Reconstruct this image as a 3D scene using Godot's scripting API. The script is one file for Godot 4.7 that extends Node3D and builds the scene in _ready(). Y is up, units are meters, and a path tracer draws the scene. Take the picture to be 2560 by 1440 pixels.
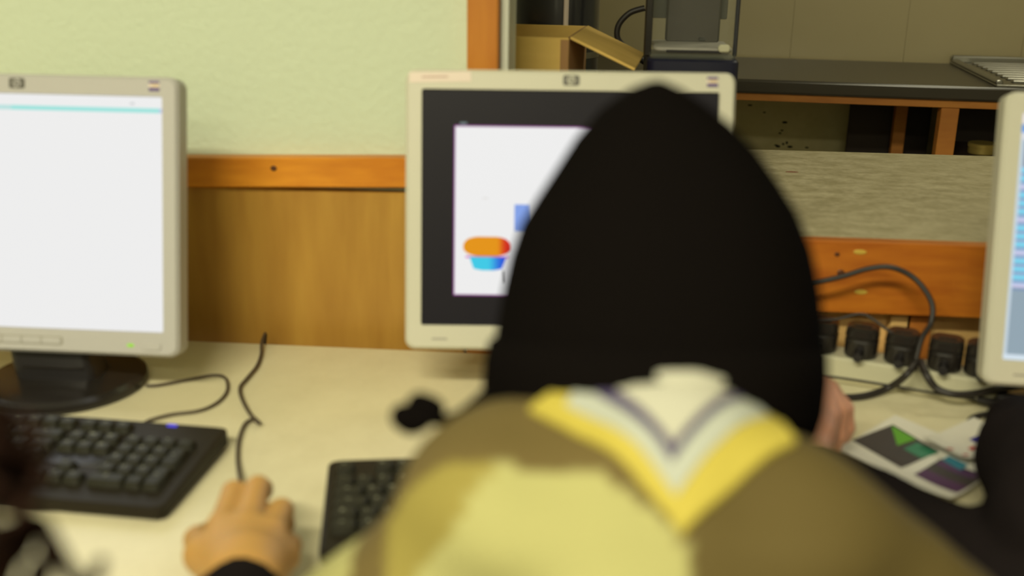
extends Node3D
# A computer desk under a serving hatch: three LCD monitors, keyboards, children leaning over the desk, a kitchen behind.
# World: y up, metres. The painted wall with the hatch stands at z = -1.40, the desk top at y = 0.72, the floor at y = 0.

const FOCAL := 2700.0          # focal length in pixels of the 2560 x 1440 photograph
const EYE := Vector3(0, 1.25, 0)
const DESK := 0.72
const SILL := 0.881
var lens_basis: Basis
var M := {}
var taken := {}

# ---------------------------------------------------------------- pixels to places
func look(px: float, py: float) -> Vector3:
	return lens_basis * Vector3((px - 1280.0) / FOCAL, -(py - 720.0) / FOCAL, -1.0)

func on_level(px: float, py: float, h: float) -> Vector3:      # the point of a pixel on the level plane at height h
	var d := look(px, py)
	return EYE + d * ((h - EYE.y) / d.y)

func on_wall(px: float, py: float, z: float) -> Vector3:       # the point of a pixel on the upright plane at z
	var d := look(px, py)
	return EYE + d * (z / d.z)

# ---------------------------------------------------------------- names and labels
func numbered(called: String) -> String:
	var n: int = taken.get(called, 0)
	taken[called] = n + 1
	return called if n == 0 else "%s_%03d" % [called, n]

func tag(o: Node, label: String, category: String, group := "", kind := "") -> Node:
	if label: o.set_meta("label", label)
	if category: o.set_meta("category", category)
	if group: o.set_meta("group", group)
	if kind: o.set_meta("kind", kind)
	return o

func thing(called: String, label: String, category: String, at := Vector3.ZERO, turn := 0.0, group := "") -> Node3D:
	var o := Node3D.new()
	o.name = numbered(called)
	add_child(o)
	o.position = at
	o.rotation.y = turn
	tag(o, label, category, group)
	return o

func put(called: String, mesh: Mesh, m: Material, parent: Node = null, at := Transform3D()) -> MeshInstance3D:
	var o := MeshInstance3D.new()
	o.mesh = mesh
	o.material_override = m
	o.transform = at
	o.cast_shadow = GeometryInstance3D.SHADOW_CASTING_SETTING_ON
	if parent == null:
		o.name = numbered(called)
		add_child(o)
	else:
		o.name = called
		parent.add_child(o, true)
	return o

func structure(called: String, mesh: Mesh, m: Material, at := Transform3D(), label := "") -> MeshInstance3D:
	var o := put(called, mesh, m, null, at)
	o.set_meta("kind", "structure")
	if label: o.set_meta("label", label)
	return o

func at(p: Vector3, e := Vector3.ZERO) -> Transform3D:          # e: turn in degrees
	return Transform3D(Basis.from_euler(e * PI / 180.0), p)

# ---------------------------------------------------------------- shapes
func begin() -> SurfaceTool:
	var st := SurfaceTool.new()
	st.begin(Mesh.PRIMITIVE_TRIANGLES)
	return st

func finish(st: SurfaceTool) -> ArrayMesh:
	st.index()
	st.generate_normals()
	return st.commit()

func face(st: SurfaceTool, pts: Array, group := -1) -> void:    # a convex face, corners counter-clockwise from outside
	st.set_smooth_group(group if group >= 0 else 4294967295)
	for k in range(1, pts.size() - 1):
		if ((pts[k] - pts[0]) as Vector3).cross(pts[k + 1] - pts[0]).length_squared() < 1e-18:
			continue
		st.add_vertex(pts[0]); st.add_vertex(pts[k + 1]); st.add_vertex(pts[k])

func loft(st: SurfaceTool, loops: Array, smooth_along := false, cap_a := true, cap_b := true, g0 := 1) -> void:
	for i in loops.size() - 1:
		var a: PackedVector3Array = loops[i]
		var b: PackedVector3Array = loops[i + 1]
		var g := g0 if smooth_along else g0 + i
		for k in a.size():
			var j := (k + 1) % a.size()
			face(st, [a[k], a[j], b[j], b[k]], g)
	if cap_a:
		var r := []
		for k in loops[0].size(): r.push_front(loops[0][k])
		fan(st, r)
	if cap_b:
		fan(st, Array(loops[-1]))

func fan(st: SurfaceTool, pts: Array) -> void:
	var c := Vector3.ZERO
	for p in pts: c += p
	c /= pts.size()
	for k in pts.size():
		face(st, [c, pts[k], pts[(k + 1) % pts.size()]])

func outline(w: float, h: float, r: float, z := 0.0, seg := 4) -> PackedVector3Array:   # rounded rectangle in XY, counter-clockwise
	var o := PackedVector3Array()
	var x := w / 2 - r
	var y := h / 2 - r
	for c in [[x, y, 0.0], [-x, y, 90.0], [-x, -y, 180.0], [x, -y, 270.0]]:
		for k in seg + 1:
			var t: float = deg_to_rad(c[2] + 90.0 * k / seg)
			o.append(Vector3(c[0] + r * cos(t), c[1] + r * sin(t), z))
	return o

func ring(rx: float, ry: float, z: float, n := 24, dx := 0.0, dy := 0.0) -> PackedVector3Array:
	var o := PackedVector3Array()
	for k in n:
		o.append(Vector3(dx + rx * cos(TAU * k / n), dy + ry * sin(TAU * k / n), z))
	return o

func moved(loop: PackedVector3Array, t: Transform3D) -> PackedVector3Array:
	var o := PackedVector3Array()
	for p in loop: o.append(t * p)
	return o

func block_into(st: SurfaceTool, size: Vector3, r := 0.0, bevel := 0.002, t := Transform3D(), seg := 2) -> void:
	# a box with rounded upright (z) edges and bevelled ends, centred
	var rr := maxf(r, bevel + 0.0002)
	var b := bevel
	var z := size.z / 2
	var loops := [
		moved(outline(size.x - 2 * b, size.y - 2 * b, rr - b, -z, seg), t), moved(outline(size.x, size.y, rr, -z + b, seg), t),
		moved(outline(size.x, size.y, rr, z - b, seg), t), moved(outline(size.x - 2 * b, size.y - 2 * b, rr - b, z, seg), t)]
	loft(st, loops)

func block(size: Vector3, r := 0.0, bevel := 0.002, seg := 2) -> ArrayMesh:
	var st := begin()
	block_into(st, size, r, bevel, Transform3D(), seg)
	return finish(st)

func slab(size: Vector3, bevel := 0.002) -> ArrayMesh:         # plain box with a small bevel; size x, y, z
	return block(size, bevel * 1.5, bevel, 1)

const LIE := Basis(Vector3(1, 0, 0), Vector3(0, 0, -1), Vector3(0, 1, 0))   # z of the shape becomes up

func smooth_path(pts: Array, steps := 8) -> PackedVector3Array:
	var o := PackedVector3Array()
	for i in pts.size() - 1:
		var p0: Vector3 = pts[maxi(i - 1, 0)]
		var p1: Vector3 = pts[i]
		var p2: Vector3 = pts[i + 1]
		var p3: Vector3 = pts[mini(i + 2, pts.size() - 1)]
		for k in steps:
			o.append(p1.cubic_interpolate(p2, p0, p3, float(k) / steps))
	o.append(pts[-1])
	return o

func tube_into(st: SurfaceTool, path: PackedVector3Array, r0: float, r1: float, sides := 8, g0 := 1) -> void:
	var loops := []
	var side := Vector3.UP
	for i in path.size():
		var d := (path[mini(i + 1, path.size() - 1)] - path[maxi(i - 1, 0)]).normalized()
		if i == 0:
			side = d.cross(Vector3.UP if absf(d.y) < 0.9 else Vector3.RIGHT).normalized()
		side = (side - d * side.dot(d)).normalized()
		var other := d.cross(side)
		var r := lerpf(r0, r1, float(i) / maxi(path.size() - 1, 1))
		var loop := PackedVector3Array()
		for k in sides:
			loop.append(path[i] + (side * cos(TAU * k / sides) + other * sin(TAU * k / sides)) * r)
		loops.append(loop)
	loft(st, loops, true, true, true, g0)

func tube(pts: Array, r: float, sides := 8, steps := 8) -> ArrayMesh:
	var st := begin()
	tube_into(st, smooth_path(pts, steps), r, r, sides)
	return finish(st)

func lathe(profile: Array, n := 32) -> ArrayMesh:              # profile: [radius, height] from bottom to top, turned about y
	var st := begin()
	var loops := []
	for p in profile:
		loops.append(moved(ring(p[0], p[0], p[1], n), Transform3D(LIE, Vector3.ZERO)))
	loft(st, loops)
	return finish(st)

# ---------------------------------------------------------------- bodies: tapered capsules joined smoothly, meshed as surface nets
class Field:
	var o: Vector3
	var c: float
	var n: Vector3i
	var d := PackedFloat32Array()
	func _init(lo: Vector3, hi: Vector3, cell: float) -> void:
		o = lo
		c = cell
		n = Vector3i(((hi - lo) / cell).ceil()) + Vector3i.ONE
		d.resize(n.x * n.y * n.z)
		d.fill(1.0)
	func bone(a: Vector3, b: Vector3, ra: float, rb: float, k: float) -> void:
		var r := maxf(ra, rb) + 2.5 * k + 2.0 * c
		var lo := ((a.min(b) - Vector3.ONE * r - o) / c).floor()
		var hi := ((a.max(b) + Vector3.ONE * r - o) / c).ceil()
		var ab := b - a
		var l2 := maxf(ab.length_squared(), 1e-12)
		for z in range(maxi(int(lo.z), 0), mini(int(hi.z) + 1, n.z)):
			for y in range(maxi(int(lo.y), 0), mini(int(hi.y) + 1, n.y)):
				var row := (z * n.y + y) * n.x
				for x in range(maxi(int(lo.x), 0), mini(int(hi.x) + 1, n.x)):
					var p := o + Vector3(x, y, z) * c - a
					var t := clampf(p.dot(ab) / l2, 0.0, 1.0)
					var e := (p - ab * t).length() - lerpf(ra, rb, t)
					var f := d[row + x]
					var h := maxf(k - absf(f - e), 0.0) / k
					d[row + x] = minf(f, e) - h * h * k * 0.25
	func blob(at: Vector3, basis: Basis, r: Vector3, k: float) -> void:     # an ellipsoid
		var m := maxf(r.x, maxf(r.y, r.z)) + 2.5 * k + 2.0 * c
		var lo := ((at - Vector3.ONE * m - o) / c).floor()
		var hi := ((at + Vector3.ONE * m - o) / c).ceil()
		var inv := basis.inverse()
		for z in range(maxi(int(lo.z), 0), mini(int(hi.z) + 1, n.z)):
			for y in range(maxi(int(lo.y), 0), mini(int(hi.y) + 1, n.y)):
				var row := (z * n.y + y) * n.x
				for x in range(maxi(int(lo.x), 0), mini(int(hi.x) + 1, n.x)):
					var p := inv * (o + Vector3(x, y, z) * c - at)
					var q := p / r
					var k0 := q.length()
					var e := k0 * (k0 - 1.0) / maxf((q / r).length(), 1e-6)
					var f := d[row + x]
					var h := maxf(k - absf(f - e), 0.0) / k
					d[row + x] = minf(f, e) - h * h * k * 0.25
	func ripple(noise: FastNoiseLite, stretch: Vector3, depth: float) -> void:   # folds in cloth
		for z in n.z:
			for y in n.y:
				for x in n.x:
					var i := (z * n.y + y) * n.x + x
					if absf(d[i]) < 0.04:
						d[i] += noise.get_noise_3dv((o + Vector3(x, y, z) * c) * stretch) * depth
	func cut_below(h: float) -> void:                                           # a straight hem
		for z in n.z:
			for y in n.y:
				var e := h - (o.y + y * c)
				for x in n.x:
					var i := (z * n.y + y) * n.x + x
					d[i] = maxf(d[i], e)
	func value(p: Vector3) -> float:
		var q := (p - o) / c
		var b := q.floor().clamp(Vector3.ZERO, Vector3(n) - Vector3(2, 2, 2))
		var f := (q - b).clamp(Vector3.ZERO, Vector3.ONE)
		var i := (int(b.z) * n.y + int(b.y)) * n.x + int(b.x)
		var sy := n.x
		var sz := n.x * n.y
		var e0 := lerpf(lerpf(d[i], d[i + 1], f.x), lerpf(d[i + sy], d[i + sy + 1], f.x), f.y)
		var e1 := lerpf(lerpf(d[i + sz], d[i + sz + 1], f.x), lerpf(d[i + sz + sy], d[i + sz + sy + 1], f.x), f.y)
		return lerpf(e0, e1, f.z)
	func slope(p: Vector3) -> Vector3:
		var e := c * 0.6
		var g := Vector3(value(p + Vector3(e, 0, 0)) - value(p - Vector3(e, 0, 0)), value(p + Vector3(0, e, 0)) - value(p - Vector3(0, e, 0)), value(p + Vector3(0, 0, e)) - value(p - Vector3(0, 0, e)))
		return g.normalized() if g.length_squared() > 1e-14 else Vector3.UP
	func hit(from: Vector3, dir: Vector3, reach := 1.5) -> Vector3:             # first point of the surface along a line, else the nearest approach
		var t := 0.0
		var best := 9.0
		var at_best := from
		var u := dir.normalized()
		while t < reach:
			var p := from + u * t
			var v := value(p)
			if v < best:
				best = v
				at_best = p
			if v < 0.0006:
				return p
			t += clampf(v * 0.7, 0.0008, 0.02)
		return at_best
	func net(paint = null) -> Array:
		var at := {}
		var pts := PackedVector3Array()
		var nrm := PackedVector3Array()
		var col := PackedColorArray()
		var idx := PackedInt32Array()
		var sy := n.x
		var sz := n.x * n.y
		var off := [0, 1, sy, sy + 1, sz, sz + 1, sz + sy, sz + sy + 1]
		var corner := [Vector3(0, 0, 0), Vector3(1, 0, 0), Vector3(0, 1, 0), Vector3(1, 1, 0), Vector3(0, 0, 1), Vector3(1, 0, 1), Vector3(0, 1, 1), Vector3(1, 1, 1)]
		var edges := [[0, 1], [2, 3], [4, 5], [6, 7], [0, 2], [1, 3], [4, 6], [5, 7], [0, 4], [1, 5], [2, 6], [3, 7]]
		for z in n.z - 1:
			for y in n.y - 1:
				var row := (z * n.y + y) * n.x
				for x in n.x - 1:
					var i := row + x
					if absf(d[i]) > c * 2.5:
						continue
					var inside := 0
					for k in 8:
						if d[i + off[k]] < 0.0: inside += 1
					if inside == 0 or inside == 8:
						continue
					var s := Vector3.ZERO
					var m := 0
					for e in edges:
						var a := d[i + off[e[0]]]
						var b := d[i + off[e[1]]]
						if (a < 0.0) != (b < 0.0):
							s += (corner[e[0]] as Vector3).lerp(corner[e[1]], a / (a - b))
							m += 1
					var p := o + (Vector3(x, y, z) + s / m) * c
					at[i] = pts.size()
					pts.append(p)
					nrm.append(slope(p))
					if paint != null: col.append(paint.call(p))
		for i in at:
			var x: int = i % n.x
			var y: int = (i / n.x) % n.y
			var z: int = i / sz
			for axis in 3:
				var step: int = [1, sy, sz][axis]
				var u: int = [sy, sz, 1][axis]
				var v: int = [sz, 1, sy][axis]
				var cu: int = [y, z, x][axis]
				var cv: int = [z, x, y][axis]
				if cu == 0 or cv == 0: continue
				var a := d[i]
				var b := d[i + step]
				if (a < 0.0) == (b < 0.0): continue
				if not (at.has(i - u) and at.has(i - v) and at.has(i - u - v)): continue
				var q := [at[i], at[i - u], at[i - u - v], at[i - v]]
				if a < 0.0: q = [q[0], q[3], q[2], q[1]]
				idx.append_array([q[0], q[1], q[2], q[0], q[2], q[3]])
		return [pts, nrm, col, idx]

func net_mesh(nets: Array) -> ArrayMesh:                       # joins nets (or one) into one surface
	var a := []
	a.resize(Mesh.ARRAY_MAX)
	var pts := PackedVector3Array()
	var nrm := PackedVector3Array()
	var col := PackedColorArray()
	var idx := PackedInt32Array()
	for q in nets:
		var first := pts.size()
		pts.append_array(q[0])
		nrm.append_array(q[1])
		col.append_array(q[2])
		for i in q[3]: idx.append(first + i)
	a[Mesh.ARRAY_VERTEX] = pts
	a[Mesh.ARRAY_NORMAL] = nrm
	if col.size() == pts.size(): a[Mesh.ARRAY_COLOR] = col
	a[Mesh.ARRAY_INDEX] = idx
	var m := ArrayMesh.new()
	m.add_surface_from_arrays(Mesh.PRIMITIVE_TRIANGLES, a)
	return m

# ---------------------------------------------------------------- surfaces
func lin(r: float, g: float, b: float) -> Color:               # a real-world base colour
	return Color(r, g, b).linear_to_srgb()

func mat(c: Color, rough := 0.6, metal := 0.0) -> StandardMaterial3D:
	var m := StandardMaterial3D.new()
	m.albedo_color = c
	m.roughness = rough
	m.metallic = metal
	return m

func wrapped(n: FastNoiseLite, x: float, y: float, w: float, fx: float, fy: float) -> float:   # noise that repeats after w in both directions
	var tx := smoothstep(0.0, 1.0, x / w)
	var ty := smoothstep(0.0, 1.0, y / w)
	return lerpf(lerpf(n.get_noise_2d(x * fx, y * fy), n.get_noise_2d((x - w) * fx, y * fy), tx), lerpf(n.get_noise_2d(x * fx, (y - w) * fy), n.get_noise_2d((x - w) * fx, (y - w) * fy), tx), ty)

func grain(seed_no: int, low: Color, high: Color, fx: float, fy: float, fine := 0.35, side := 256) -> ImageTexture:
	var n := FastNoiseLite.new()
	n.seed = seed_no
	n.frequency = 0.02
	n.fractal_octaves = 3
	var f := FastNoiseLite.new()
	f.seed = seed_no + 7
	f.frequency = 0.09
	var im := Image.create(side, side, false, Image.FORMAT_RGB8)
	for y in side:
		for x in side:
			var v := 0.5 + 0.75 * wrapped(n, x, y, side, fx, fy) + fine * wrapped(f, x, y, side, fx, fy)
			im.set_pixel(x, y, low.lerp(high, clampf(v, 0.0, 1.0)))
	return ImageTexture.create_from_image(im)

func textured(t: Texture2D, scale: float, rough := 0.6) -> StandardMaterial3D:
	var m := mat(Color.WHITE, rough)
	m.albedo_texture = t
	m.uv1_triplanar = true
	m.uv1_triplanar_sharpness = 4.0
	m.uv1_scale = Vector3.ONE * scale
	return m

func relief(m: StandardMaterial3D, seed_no: int, freq: float, scale_cm: float, tiles: float) -> StandardMaterial3D:
	var n := FastNoiseLite.new()
	n.seed = seed_no
	n.frequency = freq
	n.fractal_octaves = 3
	var t := NoiseTexture2D.new()
	t.width = 512
	t.height = 512
	t.seamless = true
	t.noise = n
	m.heightmap_enabled = true
	m.heightmap_texture = t
	m.heightmap_scale = scale_cm
	if m.albedo_texture == null:
		m.uv1_triplanar = true
		m.uv1_scale = Vector3.ONE * tiles
	return m

func materials() -> void:
	M.paint = relief(mat(lin(0.645, 0.72, 0.545), 0.75), 3, 0.035, 0.07, 3.6)
	M.ceiling = mat(lin(0.7, 0.7, 0.66), 0.9)
	M.room_wall = mat(lin(0.5, 0.5, 0.4), 0.85)
	M.floor = textured(grain(50, lin(0.10, 0.075, 0.05), lin(0.16, 0.12, 0.08), 1, 1), 1.3, 0.6)
	M.lino = mat(lin(0.68, 0.64, 0.48), 0.5)
	M.veneer = textured(grain(11, lin(0.36, 0.175, 0.026), lin(0.52, 0.29, 0.05), 1.6, 0.22, 0.25), 1.9, 0.42)
	M.rail = textured(grain(12, lin(0.56, 0.180, 0.012), lin(0.80, 0.32, 0.026), 0.25, 1.6), 2.3, 0.35)
	M.post = textured(grain(13, lin(0.47, 0.155, 0.013), lin(0.58, 0.22, 0.022), 1.8, 0.2), 2.6, 0.4)
	M.apron = textured(grain(14, lin(0.40, 0.105, 0.010), lin(0.62, 0.21, 0.018), 0.28, 1.5), 2.1, 0.38)
	M.pine = textured(grain(15, lin(0.52, 0.19, 0.035), lin(0.66, 0.27, 0.05), 0.3, 1.2), 2.0, 0.5)
	M.batten = textured(grain(16, lin(0.40, 0.13, 0.02), lin(0.55, 0.2, 0.03), 1.5, 0.3), 2.3, 0.5)
	M.ply = textured(grain(17, lin(0.62, 0.39, 0.14), lin(0.76, 0.50, 0.20), 1.5, 0.3), 2.0, 0.5)
	M.knot = mat(lin(0.10, 0.03, 0.006), 0.5)
	M.putty = mat(lin(0.62, 0.42, 0.06), 0.6)
	M.white_paint = mat(lin(0.66, 0.68, 0.58), 0.5)
	M.desk = relief(textured(grain(18, lin(0.68, 0.62, 0.41), lin(0.73, 0.67, 0.45), 1, 1, 0.5), 3.0, 0.36), 5, 0.2, 0.004, 8)
	M.desk_edge = mat(lin(0.35, 0.28, 0.17), 0.5)
	M.steel_leg = mat(lin(0.05, 0.05, 0.05), 0.4, 0.3)
	M.laminate = textured(grain(19, lin(0.33, 0.285, 0.16), lin(0.57, 0.51, 0.34), 0.9, 1.7, 0.7, 512), 1.6, 0.42)
	M.kitchen_wall = relief(mat(lin(0.42, 0.355, 0.205), 0.28), 8, 0.012, 0.05, 1.5)
	M.skirt_wall = textured(grain(20, lin(0.58, 0.52, 0.27), lin(0.70, 0.63, 0.36), 1, 1), 1.4, 0.8)
	M.mould = mat(lin(0.012, 0.012, 0.01), 0.9)
	M.worktop = mat(lin(0.055, 0.048, 0.036), 0.3)
	M.steel = mat(lin(0.34, 0.33, 0.29), 0.42, 1.0)
	M.brass = mat(lin(0.55, 0.42, 0.12), 0.35, 0.6)
	M.dark_wood = mat(lin(0.03, 0.018, 0.012), 0.6)
	M.card = textured(grain(21, lin(0.72, 0.48, 0.125), lin(0.80, 0.54, 0.16), 0.3, 1.5), 3.0, 0.85)
	M.card_edge = mat(lin(0.40, 0.22, 0.09), 0.9)
	M.urn = mat(lin(0.010, 0.010, 0.016), 0.16)
	M.urn.clearcoat_enabled = true
	M.navy = mat(lin(0.010, 0.011, 0.030), 0.35)
	M.black = mat(lin(0.013, 0.011, 0.012), 0.42)
	M.black_satin = mat(lin(0.017, 0.014, 0.012), 0.24)
	M.cable = mat(lin(0.018, 0.014, 0.012), 0.5)
	M.grey_cable = mat(lin(0.06, 0.042, 0.028), 0.55)
	M.bezel = mat(lin(0.60, 0.58, 0.47), 0.45)
	M.bezel_grey = mat(lin(0.46, 0.445, 0.43), 0.45)
	M.bezel_dark = mat(lin(0.34, 0.32, 0.28), 0.5)
	M.emblem = mat(lin(0.10, 0.095, 0.08), 0.4)
	M.violet = mat(lin(0.10, 0.06, 0.22), 0.5)
	M.sticker = mat(lin(0.80, 0.68, 0.60), 0.6)
	M.sticker_ink = mat(lin(0.45, 0.28, 0.24), 0.6)
	M.amber = mat(lin(0.62, 0.48, 0.22), 0.5)
	M.keyboard = mat(lin(0.020, 0.016, 0.010), 0.45)
	M.keyboard.metallic_specular = 0.25
	M.key = mat(lin(0.026, 0.025, 0.017), 0.42)
	M.key.metallic_specular = 0.25
	M.legend = mat(lin(0.30, 0.30, 0.22), 0.6)
	M.white_plastic = mat(lin(0.54, 0.52, 0.37), 0.4)
	M.paper = mat(lin(0.72, 0.70, 0.62), 0.6)
	M.ink_black = mat(lin(0.030, 0.026, 0.028), 0.45)
	M.ink_green = mat(lin(0.10, 0.36, 0.012), 0.5)
	M.ink_teal = mat(lin(0.025, 0.20, 0.11), 0.5)
	M.ink_purple = mat(lin(0.07, 0.018, 0.09), 0.5)
	M.ink_cyan = mat(lin(0.04, 0.22, 0.32), 0.5)
	M.ink_red = mat(lin(0.45, 0.02, 0.03), 0.5)
	M.ink_blue = mat(lin(0.03, 0.025, 0.32), 0.5)
	M.skin = mat(lin(0.48, 0.26, 0.068), 0.55)
	M.skin.subsurf_scatter_enabled = true
	M.skin.subsurf_scatter_strength = 0.15
	M.skin_pink = mat(lin(0.62, 0.30, 0.19), 0.5)
	M.skin_pink.subsurf_scatter_enabled = true
	M.skin_pink.subsurf_scatter_strength = 0.15
	M.lips = mat(lin(0.42, 0.14, 0.10), 0.5)
	M.eye_white = mat(lin(0.7, 0.7, 0.68), 0.3)
	M.iris = mat(lin(0.03, 0.02, 0.015), 0.3)
	M.hair = mat(lin(0.028, 0.014, 0.010), 0.5)
	M.knit = relief(mat(lin(0.0050, 0.0040, 0.0036), 0.95), 31, 0.06, 0.12, 14)
	M.sweater = relief(mat(lin(0.014, 0.011, 0.011), 0.9), 33, 0.06, 0.1, 14)
	M.trousers = mat(lin(0.02, 0.021, 0.03), 0.9)
	M.shoe = mat(lin(0.02, 0.018, 0.016), 0.5)
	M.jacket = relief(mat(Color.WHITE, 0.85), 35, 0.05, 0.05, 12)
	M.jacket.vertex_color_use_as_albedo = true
	M.scarf_yellow = mat(lin(0.46, 0.375, 0.055), 0.8)
	M.scarf_grey = mat(lin(0.40, 0.42, 0.36), 0.8)
	M.scarf_navy = mat(lin(0.06, 0.045, 0.12), 0.8)
	M.scarf_cream = mat(lin(0.46, 0.45, 0.36), 0.8)
	var clear := mat(Color(0.85, 0.88, 0.82, 0.05), 0.06)
	clear.transparency = BaseMaterial3D.TRANSPARENCY_ALPHA
	clear.metallic_specular = 0.22
	M.clear = clear
	M.led_green = glow(Color(0.65, 0.95, 0.15), 0.8)
	M.led_blue = glow(Color(0.30, 0.25, 1.0), 0.9)
	M.lamp = glow(Color(1.0, 0.98, 0.80), 3.0)
	for k in ["knit", "sweater", "hair", "trousers"]: M[k].metallic_specular = 0.06
	for k in M: M[k].resource_name = k

func glow(c: Color, e: float) -> StandardMaterial3D:
	var m := mat(Color(0.05, 0.05, 0.05), 0.5)
	m.emission_enabled = true
	m.emission = c
	m.emission_energy_multiplier = e
	return m

func screen_material(im: Image, e := 0.84) -> StandardMaterial3D:
	var m := mat(Color(0.06, 0.05, 0.05), 0.42)
	m.metallic_specular = 0.25
	m.emission_enabled = true
	m.emission = Color.WHITE
	m.emission_operator = BaseMaterial3D.EMISSION_OP_MULTIPLY
	m.emission_texture = ImageTexture.create_from_image(im)
	m.emission_energy_multiplier = e
	m.texture_repeat = false
	m.resource_name = "screen"
	return m

# ---------------------------------------------------------------- camera, air and lamps
func stage() -> void:
	lens_basis = Basis(Vector3.UP, deg_to_rad(4.3)) * Basis(Vector3.RIGHT, deg_to_rad(-18.0)) * Basis(Vector3.BACK, 0.015)
	var cam := Camera3D.new()
	cam.name = "camera"
	add_child(cam)
	cam.transform = Transform3D(lens_basis, EYE)
	var lens := CameraAttributesPhysical.new()
	lens.frustum_focal_length = 24.0 * FOCAL / 1440.0
	lens.frustum_focus_distance = 2.2
	lens.frustum_near = 0.05
	lens.frustum_far = 60.0
	lens.exposure_aperture = 3.4
	cam.attributes = lens
	cam.current = true
	var env := Environment.new()
	env.background_mode = Environment.BG_COLOR
	env.background_color = Color(0, 0, 0)
	env.tonemap_mode = Environment.TONE_MAPPER_LINEAR
	env.tonemap_exposure = 1.0
	env.sdfgi_enabled = true
	env.ssao_enabled = true
	env.ssil_enabled = true
	var w := WorldEnvironment.new()
	w.name = "environment"
	w.environment = env
	add_child(w)

func ceiling_light(where: Vector3, size: Vector2, energy: float, label: String) -> void:
	var t := thing("ceiling_light", label, "ceiling light", where)
	put("housing", slab(Vector3(size.x + 0.06, 0.07, size.y + 0.06), 0.004), M.white_paint, t, at(Vector3(0, -0.035, 0)))
	put("diffuser", slab(Vector3(size.x, 0.02, size.y), 0.004), M.lamp, t, at(Vector3(0, -0.08, 0)))
	var l := AreaLight3D.new()
	l.name = "tube_light"
	l.area_size = size
	l.light_color = Color(1.0, 0.975, 0.85)
	l.light_energy = energy
	l.area_range = 12.0
	l.area_attenuation = 2.0
	l.shadow_enabled = true
	t.add_child(l, true)
	l.transform = at(Vector3(0, -0.095, 0), Vector3(-90, 0, 0))

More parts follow.
